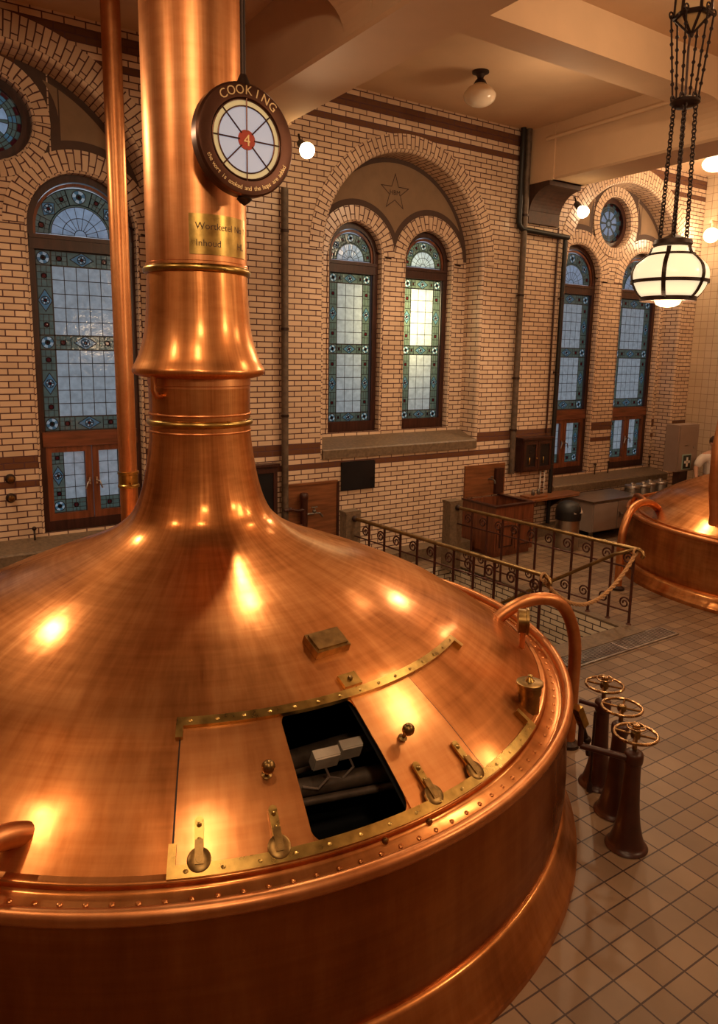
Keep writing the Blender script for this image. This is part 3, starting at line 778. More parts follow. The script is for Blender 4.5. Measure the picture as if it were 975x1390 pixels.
for (t_, r_) in ((-92.5, 2.50), (-86.5, 2.50)):
    mb = MB(); mb.sphere(SP(t_, r_, .0), .018, 10); mb.build('rim_bolt', M['brass_dull'], root)
# plates on the dome
er, et, n = frame_at(-85.5, 1.563); A3 = Matrix((et, er, n)).transposed()
mb = MB(); mb.box(SP(-85.5, 1.563, .025), (.23, .15, .05), M4=A3); mb.box(SP(-85.5, 1.563, .055), (.20, .12, .014), M4=A3); mb.build('inspection_lid', M['brass_dull'], root)
er, et, n = frame_at(-86.1, 1.815); A3 = Matrix((et, er, n)).transposed()
mb = MB(); mb.box(SP(-86.1, 1.815, .01), (.115, .085, .02), M4=A3); mb.build('catch_plate', M['brass'], root)
mb = MB(); mb.sphere(SP(-86.1, 1.815, .024), .016, 10); mb.build('catch_stud', M['brass_dull'], root)
# vent pot and dial gauge
p = SP(-56.4, 2.44, -.05)
mb = MB(); mb.lathe([(.085,.0),(.068,.03),(.066,.145),(.075,.15),(.075,.20),(.083,.205),(.083,.222),(.07,.228),(.0,.23)], 32, p); vp = mb.build('vent_pot', M['brass_dull'], root)
mb = MB(); mb.lathe([(.03,.23),(.02,.24),(.010,.255),(.016,.265),(.0,.272)], 16, p); mb.build('cap_nut', M['brass'], vp)
p = SP(-36.5, 2.36, -.01)
mb = MB(); mb.tube([p, p+Vector((0,0,.13))], .016, 10); mb.tube([p+Vector((.05,.03,-.02)), p+Vector((.05,.03,.10)), p+Vector((0.01,0.01,.13))], .012, 8)
gs = mb.build('gauge_stem', M['copper_pipe'], root)
mb = MB(); ax = Matrix.Rotation(rad(-42), 3, 'Z') @ Matrix.Rotation(rad(90), 3, 'Y')
mb.lathe([(.0,-.035),(.088,-.035),(.088,.02),(.098,.022),(.098,.04),(.085,.042),(.082,.032),(.0,.032)], 36, p+Vector((0,0,.22)), axis=ax); g_ = mb.build('dial_gauge', M['brass_dull'], root)
# two overflow pipes looping from the dome down to the floor
def loop_pipe(name, A, foot, peak, r, parent, base, mat='copper_pipe'):
    d = Vector((foot[0]-A[0], foot[1]-A[1], 0)); L = d.length; d.normalize(); A = Vector(A)
    def P(s, z): return (A.x+d.x*L*s-base[0], A.y+d.y*L*s-base[1], z)
    z0 = A.z
    P3 = [P(-.06, z0-.03), P(.10, z0+(peak-z0)*.40), P(.28, z0+(peak-z0)*.82), P(.48, peak), P(.68, peak-.02), P(.84, peak-.11), P(.95, peak-.28), P(1.0, peak-.48), P(1.0, peak-.8), P(1.0, .35), P(1.0, .0)]
    pts = []
    for i in range(len(P3)-1):
        p0, p1, p2, p3 = [Vector(P3[k]) for k in (max(i-1,0), i, i+1, min(i+2,len(P3)-1))]
        for k in range(5):
            t = k/5; pts.append(.5*((2*p1)+(-p0+p2)*t+(2*p0-5*p1+4*p2-p3)*t*t+(-p0+3*p1-3*p2+p3)*t**3))
    pts.append(Vector(P3[-1]))
    mb = MB(); mb.tube(pts, r, 18); o = mb.build(name, M[mat], parent)
    mb = MB(); f = P(1, 0); mb.lathe([(r*1.0,.06),(r*1.1,.05),(r*1.7,.03),(r*1.7,0.0),(0,0)], 20, f); mb.build('foot_flange', M['iron'], o)
    return o
loop_pipe('overflow_pipe', (4.065,4.055,1.185), (4.71,3.79), 1.335, .052, root, (CX0, CY0))
a_ = rad(-131.1); loop_pipe('overflow_pipe', (CX0+2.31*math.cos(a_), CY0+2.31*math.sin(a_), 1.19), (CX0+2.31*math.cos(a_)-.62, CY0+2.31*math.sin(a_)-.32, 0), 1.27, .055, root, (CX0, CY0))
mb = MB(); mb.tube([(-.30,-.12,2.99),(-.36,-.15,2.99),(-.385,-.165,3.03),(-.38,-.16,3.13)], .02, 10); mb.build('drip_pipe', M['copper_pipe'], root)
# engraved plate bent round the column
mb = MB(); t0, t1, z0, z1, rp = -119, -44, 3.905, 4.155, .3445
for rr in (rp, rp-.008): mb.grid([[(rr*math.cos(rad(t0+(t1-t0)*k/24)), rr*math.sin(rad(t0+(t1-t0)*k/24)), zz) for k in range(25)] for zz in (z0, z1)], smooth=True)
for k in (0, 24):
    a = rad(t0+(t1-t0)*k/24); mb.face([(rr*math.cos(a), rr*math.sin(a), zz) for rr, zz in ((rp-.008, z0), (rp, z0), (rp, z1), (rp-.008, z1))])
for zz in (z0, z1): mb.grid([[(rr*math.cos(rad(t0+(t1-t0)*k/24)), rr*math.sin(rad(t0+(t1-t0)*k/24)), zz) for k in range(25)] for rr in (rp, rp-.008)], smooth=False)
np_ = mb.build('name_plate', M['brass'], root)
def wrap(x_, z_, tc=-81): return lambda p: ((rp+.0015)*math.cos(rad(tc)+(p[0]+x_)/rp), (rp+.0015)*math.sin(rad(tc)+(p[0]+x_)/rp), z_+p[1])
mb = MB(); add_text(mb, 'Wortketel No 1', .060, wrap(0.012, 4.06)); add_text(mb, 'Inhoud        HL', .060, wrap(0.0, 3.955)); mb.build('engraved_text', M['stone_dark'], np_)
# junction boxes, pipes and cables seen through the hatch
def K(p): return (p[0]-CX0, p[1]-CY0, p[2])
for (pa, pb, z_, r_) in (((392,1033),(548,985),1.06,.055), ((396,1072),(566,1040),.98,.05), ((398,1092),(566,1060),.94,.022), ((388,1050),(545,1000),1.0,.025)):
    mb = MB(); mb.tube([K(atz(*pa, z_)), K(atz(*pb, z_))], r_, 12); mb.build('inner_pipe', M['grimy'], root)
for px_, py_, w_ in ((441,1028,.145), (474,1015,.125)):
    p = Vector(K(atz(px_, py_, 1.20))); rz = Matrix.Rotation(rad(-8), 3, 'Z') @ Matrix.Rotation(rad(28), 3, 'X')
    mb = MB(); mb.box(p, (w_, .05, .10), M4=rz); mb.box(p+rz @ Vector((0,-.028,0)), (w_*.94, .012, .094), M4=rz); jb = mb.build('junction_box', M['boxgrey'], root)
    mb = MB(); mb.tube([p+Vector((0,0,-.05)), p+Vector((.03,.0,-.12)), p+Vector((-.02,.03,-.19)), p+Vector((-.10,.06,-.17))], .007, 8); mb.build('cable', M['grey_paint'], jb)
# ------------------------------------------------------------------ second kettle
K2 = (11.35, 5.30); S2 = .885; SZ = .86
r2 = empty('brewing_kettle', (K2[0], K2[1], 0), label='smaller looking copper brewing kettle at the right edge, beyond the railing', cat='brewing kettle')
def sc_part(src, name):
    o = src.copy(); col.objects.link(o); o.parent = r2; o.scale = (S2, S2, SZ); o.name = name; return o
d2 = dome_mesh(False).build('dome', M['copper'], r2); d2.scale = (S2, S2, SZ)
for o in [x for x in bpy.data.objects if x.parent == root]:
    bn = o.name.split('.')[0]
    if bn in ('riveted_flange', 'rolled_rim', 'side_wall', 'column', 'brass_ring', 'bell_collar', 'collar_seam'):
        o2 = sc_part(o, bn)
        if bn == 'side_wall': o2.material_slots[0].link = 'OBJECT'; o2.material_slots[0].material = M['copper']
mb = MB(); mb.lathe([(2.29,.21),(2.345,.20),(2.385,.16),(2.40,.11),(2.44,.055),(2.45,.03),(2.45,0)], 120); mb.build('skirt', M['copper'], r2)
def hit2(px, py):
    r = ray(px, py); t = 4.0
    while t < 30:
        p = CAM+r*t; d = math.hypot(p.x-K2[0], p.y-K2[1])/S2
        if .4 < d < 2.46 and p.z <= zr(d)*SZ: return p
        t += .005
    return atz(px, py, 1.0)
h_ = hit2(893, 691); loop_pipe('overflow_pipe', tuple(h_), (8.66,6.30), h_.z+.16, .055, r2, K2)
h_ = hit2(878, 684); f_ = atz(856, 705, .6); loop_pipe('overflow_pipe', tuple(h_), (f_.x, f_.y), h_.z+.05, .045, r2, K2)
p0 = atz(969,716,1.02); 
pts = [K_ for K_ in [(p0.x, p0.y, .96)]]
def off(px, py, dy): v = aty(px, py, p0.y+dy); return (v.x, v.y, v.z)
pp = [(p0.x, p0.y, .80), (p0.x, p0.y, .97), off(972,700,.0), off(971,660,.0), off(975,610,.0), off(986,560,0), off(1010,520,0)]
mb = MB(); mb.tube([(p[0]-K2[0], p[1]-K2[1], p[2]) for p in catmull3(pp)] if False else [(p[0]-K2[0], p[1]-K2[1], p[2]) for p in pp], .08, 16); mb.build('steam_pipe', M['copper_pipe'], r2)

# ------------------------------------------------------------------ COOKING sign
sp_ = aty(331, 192, 4.42)
sg = empty('process_sign', tuple(sp_), rad(3), 'round bronze COOKING sign with a number 4, hung in front of the copper column', 'sign')
RS = .333
mb = MB(); AX = Matrix.Rotation(rad(90), 3, 'X')      # lathe axis to -Y
mb.lathe([(.0,-.05),(RS-.02,-.05),(RS,-.035),(RS,.03),(RS-.012,.045),(RS-.03,.05),(.242,.05),(.232,.035),(.0,.035)], 72, axis=AX); mb.build('housing', M['sign_metal'], sg)
mb = MB()
for k in range(48):
    a, b_ = 2*PI*k/48, 2*PI*(k+1)/48
    for r0, r1, mi in ((.05, .192, 0), (.196, .230, 1)):
        mb.face([(r*math.cos(t), -.038, r*math.sin(t)) for r, t in ((r0, a), (r1, a), (r1, b_), (r0, b_))], mi)
mb.build('lit_pane', [M['sign_pane'], M['sign_ring']], sg)
mb = MB()
for r in (.193, .230): mb.tube([(r*math.cos(2*PI*k/48), -.042, r*math.sin(2*PI*k/48)) for k in range(48)], .0045, 6, closed=True)
for k in range(8):
    a = PI/4*k+PI/2; mb.tube([(.05*math.cos(a), -.042, .05*math.sin(a)), (.242*math.cos(a), -.042, .242*math.sin(a))], .0045, 6)
mb.build('glazing_bars', M['sign_metal'], sg)
mb = MB(); mb.lathe([(.0,.042),(.058,.042),(.060,.036),(.060,.03)], 32, axis=AX); nd = mb.build('number_disc', M['sign_red'], sg)
mb = MB(); add_text(mb, '4', .095, lambda p: (p[0], -.044-p[2], p[1]-.034)); mb.build('numeral', M['sign_letter'], nd)
def ring_text(mb, s, size, R, a_mid, step, inward=False):
    n = len(s)
    for i, ch in enumerate(s):
        if ch == ' ': continue
        if not inward: a = a_mid + step*((n-1)/2-i); rot = a-PI/2
        else: a = a_mid - step*((n-1)/2-i); rot = a+PI/2
        def fn(p, a=a, rot=rot):
            y0 = p[1]-size*.35; c, s_ = math.cos(rot), math.sin(rot)
            return (R*math.cos(a)+p[0]*c-y0*s_, -.0515-p[2], R*math.sin(a)+p[0]*s_+y0*c)
        add_text(mb, ch, size, fn)
mb = MB(); ring_text(mb, 'COOKING', .074, .284, rad(88), rad(12.2)); mb.build('lettering', M['sign_letter'], sg)
mb = MB(); ring_text(mb, 'the wort is cooked and the hops are added', .038, .284, rad(-90), rad(3.25), True); mb.build('lettering', M['sign_letter'], sg)
mb = MB(); mb.tube([(0, 0, RS-.01), (0, 0, CEIL-sp_.z)], .017, 12); mb.lathe([(.05,RS-.02),(.03,RS+.03),(.02,RS+.05)], 16); mb.build('hanging_rod', M['iron'], sg)
mb = MB(); mb.lathe([(.03,-RS+.01),(.05,-RS-.01),(.03,-RS-.03),(.0,-RS-.05)], 16); mb.build('finial', M['iron'], sg)
# ------------------------------------------------------------------ copper pipe at the left
p0 = aty(176, 690, 7.80)
pr = empty('copper_riser_pipe', (p0.x, p0.y, 0), label='tall upright copper pipe standing behind the left of the domed kettle', cat='pipe')
mb = MB(); mb.tube([(0,0,0),(0,0,1),(0,0,3),(0,0,CEIL)], .094, 28); mb.build('pipe', M['copper_pipe'], pr)
zc = aty(177, 650, 7.80).z
mb = MB(); mb.lathe([(.095,-.09),(.112,-.085),(.112,-.06),(.103,-.05),(.103,.05),(.112,.06),(.112,.085),(.095,.09)], 28, (0,0,zc)); mb.build('collar', M['brass'], pr)
mb = MB(); mb.lathe([(.09,.05),(.16,.04),(.16,0),(0,0)], 28); mb.build('foot_flange', M['copper_pipe'], pr)
# ------------------------------------------------------------------ valve stands
M['wheel'] = simple('worn_bronze', (.34,.20,.09), .26, 1, .3, 16)
def valve_stand(x, y, lab, small):
    t = empty('valve_stand', (x, y, 0), label=lab, cat='valve stand', group='valve wheels beside the big kettle')
    mb = MB(); mb.lathe(catmull([(.0,.0),(.132,.0),(.132,.02),(.118,.035),(.10,.09),(.080,.18),(.066,.30),(.057,.45),(.052,.60),(.060,.625),(.062,.68),(.050,.70),(.030,.71),(.0,.715)], 3), 36); mb.build('pedestal', M['redbrown'], t)
    mb = MB(); mb.tube([(0,0,.70),(0,0,.87 if small else .83)], .016, 12); mb.lathe([(.03,.80),(.034,.82),(.03,.84),(.016,.845)], 16); mb.build('spindle', M['brass_dull'], t)
    def wheel(R, z, rr, n, nm):
        mb = MB(); mb.tube([(R*math.cos(2*PI*k/40), R*math.sin(2*PI*k/40), z) for k in range(40)], rr, 10, closed=True)
        for k in range(n):
            a = 2*PI*k/n+.5; mb.tube([(.015*math.cos(a), .015*math.sin(a), z-.005), (R*math.cos(a), R*math.sin(a), z)], rr*.75, 8)
        mb.lathe([(.0,.02),(.022,.018),(.026,0),(.022,-.018)], 16, (0,0,z)); mb.build(nm, M['wheel'], t)
    wheel(.138, .825, .011, 4, 'hand_wheel')
    if small: wheel(.058, .875, .006, 5, 'lock_wheel')
    return t
V1 = (4.03, 2.70); V2 = (4.27, 2.99); V3 = (4.46, 3.29)
valve_stand(*V1, 'brown trumpet shaped valve stand with brass wheel, nearest of the three', True)
valve_stand(*V2, 'brown trumpet shaped valve stand with plain brass wheel, middle of the three', False)
valve_stand(*V3, 'brown trumpet shaped valve stand with brass wheel, farthest of the three', True)
g0 = atz(788, 1012, .66); g1 = atz(787, 951, .66)
t = empty('gauge_frame', (g0.x, g0.y, 0), label='pipe frame with slanted brass gauge between valve stands and kettle', cat='gauge')
L_ = lambda v: (v[0]-g0.x, v[1]-g0.y, v[2])
mb = MB(); mb.tube([L_((V1[0]-.05, V1[1]+.02, .66)), L_((g0.x, g0.y, .66))], .022, 12); mb.build('lower_pipe', M['redbrown'], t)
mb = MB(); mb.tube([L_((V3[0]-.05, V3[1], .66)), L_((g1.x, g1.y, .66))], .018, 12); mb.build('upper_pipe', M['redbrown'], t)
mb = MB(); mb.tube([L_((g0.x, g0.y, .66)), L_((g0.x+.01, g0.y+.01, .84))], .020, 12); mb.build('upright', M['redbrown'], t)
rb = atz(797, 1080, .0); mb = MB(); mb.tube([L_((V3[0]-.14, V3[1]-.04, .66)), L_((V3[0]-.14, V3[1]-.04, .0))], .010, 8); mb.lathe([(.02,.0),(.02,.06),(.012,.08)], 12, L_((V3[0]-.14, V3[1]-.04, 0))); mb.build('rod', M['iron'], t)
gc = Vector(L_(atz(788, 972, .88)))
mb = MB(); ax = Matrix.Rotation(rad(25), 3, 'Z') @ Matrix.Rotation(rad(60), 3, 'Y')
mb.box(gc, (.05, .06, .17), M4=Matrix.Rotation(rad(-28), 3, 'Y')); mb.build('gauge_case', M['brass'], t)
mb = MB(); mb.tube([gc+Vector((.03,0,-.08)), gc+Vector((.09,0,-.20)), gc+Vector((.14,.02,-.34))], .016, 10); mb.sphere(gc+Vector((.09,0,-.20)), .03, 12); mb.build('gauge_stem', M['iron'], t)
# ------------------------------------------------------------------ stair railings and rope
def scroll(P, u, s_, R=.078, up=1):
    """spiral in the vertical plane that holds u, starting at the post"""
    pts = []; n = 30
    for k in range(n+1):
        a = 2*PI*1.6*k/n; r = R*(1-.82*k/n); pts.append(P+u*(s_*(R*1.02-r*math.cos(a)*1.0))+Vector((0,0,up*r*math.sin(a))))
    return pts
def railing(name, A, B, n, lab, zt=.99):
    A, B = Vector(A), Vector(B); base = A.copy(); t = empty(name, tuple(base), label=lab, cat='railing', group='railings round the stair opening')
    d = B-A; L = d.length; u = d.normalized()
    mb = MB(); e = u*-1; cur = [u*L+Vector((0,0,zt)), Vector((0,0,zt)), e*.06+Vector((0,0,zt)), e*.10+Vector((0,0,zt-.02)), e*.12+Vector((0,0,zt-.06)), e*.10+Vector((0,0,zt-.09))]
    mb.tube(cur, .026, 14); hr = mb.build('handrail', M['rail_brass'], t)
    for z_ in (.74, .18):
        mb = MB(); mb.tube([Vector((0,0,z_)), u*L+Vector((0,0,z_))], .011, 8); mb.build('crossbar', M['rail_iron'], t)
    for k in range(n):
        P = u*(L*k/n); mb = MB(); mb.tube([P, P+Vector((0,0,zt))], .017, 10); mb.lathe([(.035,0),(.035,.02),(.02,.04)], 12, P); mb.build('post', M['rail_iron'], t)
        for z_, s_ in ((.85, 1), (.28, 1)):
            mb = MB(); mb.tube(scroll(P+Vector((0,0,z_)), u, s_), .011, 6); mb.build('scroll', M['rail_iron'], t)
    mb = MB(); mb.sphere(u*L+Vector((0,0,zt)), .045, 14); mb.build('wall_boss', M['iron'], t)
    return t
A1, A2 = atz(735, 780, .99), atz(482, 704, .99)
B1, B2 = atz(862, 745, .99), atz(622, 689, .99)
railing('stair_railing', (A1.x, A1.y, 0), (A2.x, A2.y, 0), 10, 'wrought iron scroll railing with brass handrail, nearer one beside the dome')
railing('stair_railing', (B1.x, B1.y, 0), (B2.x, B2.y, 0), 10, 'wrought iron scroll railing with brass handrail, farther one before the basin')
t = empty('stair_handrail', (B1.x, B1.y, 0), label='sloping brass handrail going down into the stair opening', cat='handrail')
ub = Vector((B2.x-B1.x, B2.y-B1.y, 0)).normalized()
mb = MB(); w_ = Vector((-.06, .02, 0)); mb.tube([Vector((0,0,.99)), ub*.03+w_+Vector((0,0,.955)), ub*.2+w_+Vector((0,0,.88)), ub*1.2+w_*1.6+Vector((0,0,.22)), ub*2.4+w_*1.6+Vector((0,0,-.58))], .024, 12); mb.build('rail', M['rail_brass'], t)
for s_ in (1.3, 2.2):
    mb = MB(); p = ub*s_+w_*1.6+Vector((0,0,.22-(s_-1.2)*.667)); mb.tube([p, p+Vector((0,0,-.06)), p+Vector((.15,0,-.08))], .010, 8); mb.build('bracket', M['rail_iron'], t)
mb = MB(); pa, pb = Vector((A1.x-.02, A1.y-.05, .95)), Vector((B1.x-.02, B1.y-.03, .93)); n = 150
for s_ in range(3):
    pts = []
    for k in range(n+1):
        f_ = k/n; c = pa.lerp(pb, f_); c.z -= .44*4*f_*(1-f_)*(1 if True else 0); a = f_*60+s_*2*PI/3; pts.append(c+Vector((0, .014*math.cos(a), .014*math.sin(a))))
    mb.tube(pts, .013, 6)
for P in (pa, pb): mb.tube([P+Vector((.04*math.cos(2*PI*k/12), .0, .04*math.sin(2*PI*k/12)+.03)) for k in range(12)], .014, 6, closed=True)
tag(mb.build('barrier_rope', M['rope']), 'twisted hemp rope strung across the stair entrance between railings', 'rope')
for x_, y_, lab in ((A2.x, A2.y, 'square stone post ending the nearer railing'), (B2.x, B2.y, 'square stone post ending the farther railing, beside the basin')):
    mb = MB(); mb.box2((x_-.13, y_+.02, 0), (x_+.11, y_+.20, 1.06)); mb.box2((x_-.14, y_+.025, 1.06), (x_+.12, y_+.21, 1.09)); tag(mb.build('stone_post', M['stone']), lab, 'post')
# drain grating
c4 = [atz(915, 860, .0), atz(800, 905, 0), atz(770, 885, 0), atz(880, 852, 0)]
t = empty('floor_grating', (6.9, 4.95, 0), label='steel slotted drain grating set in the tiled floor by the stair', cat='grating')
gx0, gx1, gy0, gy1 = 5.95, 7.85, 4.80, 5.07
for k, (xa, xb) in enumerate(((gx0, 6.9), (6.9, gx1))):
    mb = MB(); L2 = lambda a, b_, z0, z1: mb.box2((a[0]-6.9, a[1]-4.95, z0), (b_[0]-6.9, b_[1]-4.95, z1))
    for yy in (gy0, gy1-.015): L2((xa, yy), (xb, yy+.015), .001, .014)
    for xx in (xa, xb-.015): L2((xx, gy0), (xx+.015, gy1), .001, .014)
    for j in range(9): yy = gy0+.02+j*.027; L2((xa, yy), (xb, yy+.012), .001, .013)
    for j in range(1, 6): xx = xa+(xb-xa)*j/6; L2((xx, gy0), (xx+.008, gy1), .001, .010)
    mb.build('grate_panel', M['steel'], t)
mb = MB(); mb.box2((gx0-6.9, gy0-4.95, .0005), (gx1-6.9, gy1-4.95, .001)); mb.build('pit_shade_sheet', M['black'], t)  # flat black sheet stands in for the shade below the grating
# ------------------------------------------------------------------ along the back wall
# basin
t = empty('wooden_basin', (8.65, 8.8, 0), label='wooden cupboard with a sunken dark basin on top, behind the farther railing', cat='basin')
def loc_box(mb, a, b_, o=(8.65, 8.8, 0)): mb.box2([a[i]-o[i] for i in range(3)], [b_[i]-o[i] for i in range(3)])
mb = MB(); loc_box(mb, (8.22, 8.38, .07), (9.10, W-.01, .62)); loc_box(mb, (8.26, 8.42, 0), (9.06, W, .07))
for a, b_ in (((8.22,8.38,.62),(8.27,W,.84)), ((9.05,8.38,.62),(9.10,W,.84)), ((8.27,8.38,.62),(9.05,8.43,.84)), ((8.27,W-.05,.62),(9.05,W,.84))): loc_box(mb, a, b_)
mb.build('body', M['wood'], t)
mb = MB(); 
for a, b_ in (((8.20,8.36,.84),(8.29,W,.87)), ((9.03,8.36,.84),(9.12,W,.87)), ((8.29,8.36,.84),(9.03,8.45,.87))): loc_box(mb, a, b_)
mb.build('rim', M['wood_dark'], t)
mb = MB(); loc_box(mb, (8.27,8.43,.621),(9.05,W-.05,.63)); mb.build('basin_floor', M['black'], t)
for xa, xb in ((8.25, 8.65), (8.67, 9.07)):
    mb = MB(); loc_box(mb, (xa, 8.36, .12), (xb, 8.38, .58)); d_ = mb.build('door', M['wood'], t)
    mb = MB()
    for a, b_ in (((xa+.05,8.345,.17),(xb-.05,8.36,.19)), ((xa+.05,8.345,.51),(xb-.05,8.36,.53)), ((xa+.05,8.345,.19),(xa+.07,8.36,.51)), ((xb-.07,8.345,.19),(xb-.05,8.36,.51))): loc_box(mb, a, b_)
    mb.build('door_moulding', M['wood_dark'], d_)
def tap(mb, x_, z_, y_=9.12):
    mb.tube([(x_, y_+.05, z_), (x_, y_-.06, z_), (x_, y_-.10, z_-.01), (x_, y_-.11, z_-.06)], .014, 8); mb.tube([(x_, y_-.03, z_), (x_, y_-.03, z_+.05)], .009, 8); mb.tube([(x_-.03, y_-.03, z_+.05), (x_+.03, y_-.03, z_+.05)], .008, 8)
    return mb
t = empty('splash_board', (8.7, W, .87), label='wooden splash board with tap on the wall above the basin', cat='wall board')
inv_ = lambda mb, o: setattr(mb, 'v', [(v[0]-o[0], v[1]-o[1], v[2]-o[2]) for v in mb.v])
def child(mb, name, mat, t, o): inv_(mb, o); return mb.build(name, mat, t)
O_ = (8.7, W, .87)
mb = MB(); mb.box2((8.23, W-.035, .87), (9.16, W-.001, 1.42)); child(mb, 'board', M['wood_panel'], t, O_)
mb = MB(); tap(mb, 8.78, 1.16); child(mb, 'tap', M['steel_dark'], t, O_)
mb = MB(); mb.box2((8.90, W-.09, .90), (9.08, W-.035, 1.34)); child(mb, 'pipe_casing', M['wood_dark'], t, O_)
# second board, left, behind the dome
O_ = (5.2, W, .5); t = empty('splash_board', O_, label='wide wooden board with brown pipe and taps, just right of the dome neck', cat='wall board')
mb = MB(); mb.box2((4.80, W-.035, .45), (5.66, W-.001, 1.37)); mb.box2((4.80, W-.05, 1.37), (5.67, W-.001, 1.40)); child(mb, 'board', M['wood_panel'], t, O_)
mb = MB(); mb.box2((5.66, W-.05, .45), (5.70, W-.001, 1.38)); child(mb, 'edge_strip', M['wood_dark'], t, O_)
mb = MB(); mb.tube([(5.05, 9.08, .4), (5.05, 9.08, 1.24)], .055, 16); mb.lathe([(.06,1.18),(.065,1.20),(.065,1.24),(.05,1.27),(0,1.28)], 16, (5.05,9.08,0)); child(mb, 'stand_pipe', M['redbrown'], t, O_)
mb = MB(); mb.tube([(5.05, 9.05, 1.03), (4.90, 9.05, 1.03), (4.82, 9.03, 1.06), (4.70, 9.03, 1.06)], .02, 8); mb.sphere((4.80,9.03,1.06), .035, 10); mb.tube([(5.05, 9.06, .80), (4.75, 9.06, .80)], .014, 8); child(mb, 'branch_pipe', M['redbrown'], t, O_)
mb = MB(); mb.tube([(5.05,9.06,.95),(5.18,9.04,.96),(5.28,9.02,.96),(5.33,9.02,.90)], .016, 8); mb.sphere((5.20,9.04,.99), .03, 10); mb.tube([(5.20,9.04,1.0),(5.20,9.04,1.05)], .01, 8); mb.tube([(5.15,9.04,1.05),(5.25,9.04,1.05)], .01, 8); child(mb, 'tap', M['steel_dark'], t, O_)
mb = MB(); a, b_ = aty(462, 628, W), aty(508, 664, W); mb.box2((5.75, W-.03, 1.22), (6.36, W-.001, 1.66)); tag(mb.build('black_board', M['board']), 'plain black board on the white brick below the middle windows', 'board')
# dark cupboard beside dome neck
def wall_cupboard(x0, x1, z0, z1, lab, dp=.18):
    O = ((x0+x1)/2, W, z0); t = empty('wall_cupboard', O, label=lab, cat='cupboard')
    mb = MB(); mb.box2((x0, W-dp, z0), (x1, W-.001, z1)); child(mb, 'case', M['wood_dark'], t, O)
    mb = MB(); mb.box2((x0-.03, W-dp-.03, z1), (x1+.03, W-.001, z1+.035)); child(mb, 'cornice', M['wood_dark'], t, O)
    xm = (x0+x1)/2
    for xa, xb in ((x0+.02, xm-.005), (xm+.005, x1-.02)):
        mb = MB(); band(mb, [(xa, z0+.03), (xa, z1-.03), (xb, z1-.03), (xb, z0+.03)], [(xa+.05, z0+.09), (xa+.05, z1-.09), (xb-.05, z1-.09), (xb-.05, z0+.09)], W-dp-.02, W-dp); d_ = child(mb, 'door', M['wood_dark'], t, O)
        mb = MB(); mb.box2((xa+.05, W-dp-.006, z0+.09), (xb-.05, W-dp-.001, z1-.09)); inv_(mb, O); mb.build('door_pane', M['board'], d_)
        mb = MB(); xk = (xa+xb)/2; mb.tube([(xk-.03, W-dp-.02, z0+.14), (xk-.03, W-dp-.02, z0+.26)], .01, 8); inv_(mb, O); mb.build('brass_hook', M['brass'], d_)
    mb = MB(); mb.sphere((xm-.03, W-dp-.03, (z0+z1)/2-.05), .014, 8); child(mb, 'knob', M['brass'], t, O)
wall_cupboard(9.42, 10.16, 1.24, 1.82, 'small dark wooden wall cupboard with two glazed doors, beside the black pipe')
wall_cupboard(3.85, 4.62, .78, 1.70, 'dark wooden wall cupboard half hidden by the kettle neck', .12)
# shelf
O_ = (10.0, 8.95, .70); t = empty('wall_shelf', O_, label='narrow wooden wall shelf between basin and steel cabinet', cat='shelf')
mb = MB(); mb.prism([(9.14, W-.005), (9.14, 8.74), (10.70, 8.78), (10.86, 8.88), (10.86, W-.005)], .745, .78, 'z'); child(mb, 'board', M['wood_panel'], t, O_)
for x_ in (9.5, 10.4):
    mb = MB(); mb.prism([(W-.005, .745), (8.85, .745), (W-.005, .48)], x_, x_+.03, 'x'); child(mb, 'bracket', M['wood_dark'], t, O_)
O_ = (9.72, 8.98, .781); t = empty('tool_tray', O_, label='small wooden tray with glass jars on the wall shelf', cat='tray')
mb = MB(); mb.box2((9.50, 8.86, .781), (9.95, 9.10, .815)); child(mb, 'tray', M['wood_panel'], t, O_)
for x_ in (9.70, 9.84):
    mb = MB(); mb.lathe([(.03,.815),(.034,.845),(.03,.90),(.015,.92),(.0,.92)], 14, (x_, 8.98, 0)); child(mb, 'jar', M['steel_dark'], t, O_)
# ladder-like sight glass beside the cupboard
O_ = (10.06, 9.1, .75); t = empty('sight_gauge', O_, label='thin white twin tube sight gauge on the wall above the shelf', cat='gauge')
for x_ in (10.02, 10.12):
    mb = MB(); mb.tube([(x_, 9.12, .782), (x_, 9.12, 1.24)], .014, 8); child(mb, 'tube', M['white'], t, O_)
for k in range(5):
    mb = MB(); mb.box((10.07, 9.12, .80+k*.10), (.12, .02, .018)); child(mb, 'clip', M['iron'], t, O_)
# waste bin
t = empty('waste_bin', (9.78, 8.22, 0), label='round steel waste bin with black domed lid, under the shelf end', cat='bin')
mb = MB(); mb.lathe([(.0,.0),(.19,.0),(.20,.02),(.20,.56)], 32); mb.build('drum', M['steel'], t)
mb = MB(); mb.lathe([(.215,.52),(.218,.56),(.218,.66),(.205,.74),(.16,.80),(.09,.83),(.0,.84)], 32); ld = mb.build('lid', M['plastic_black'], t)
mb = MB(); A3 = Matrix.Rotation(rad(-35), 3, 'X'); mb.box((.02,-.17,.70), (.22,.02,.13), M4=A3); mb.build('flap', M['grey_paint'], ld)
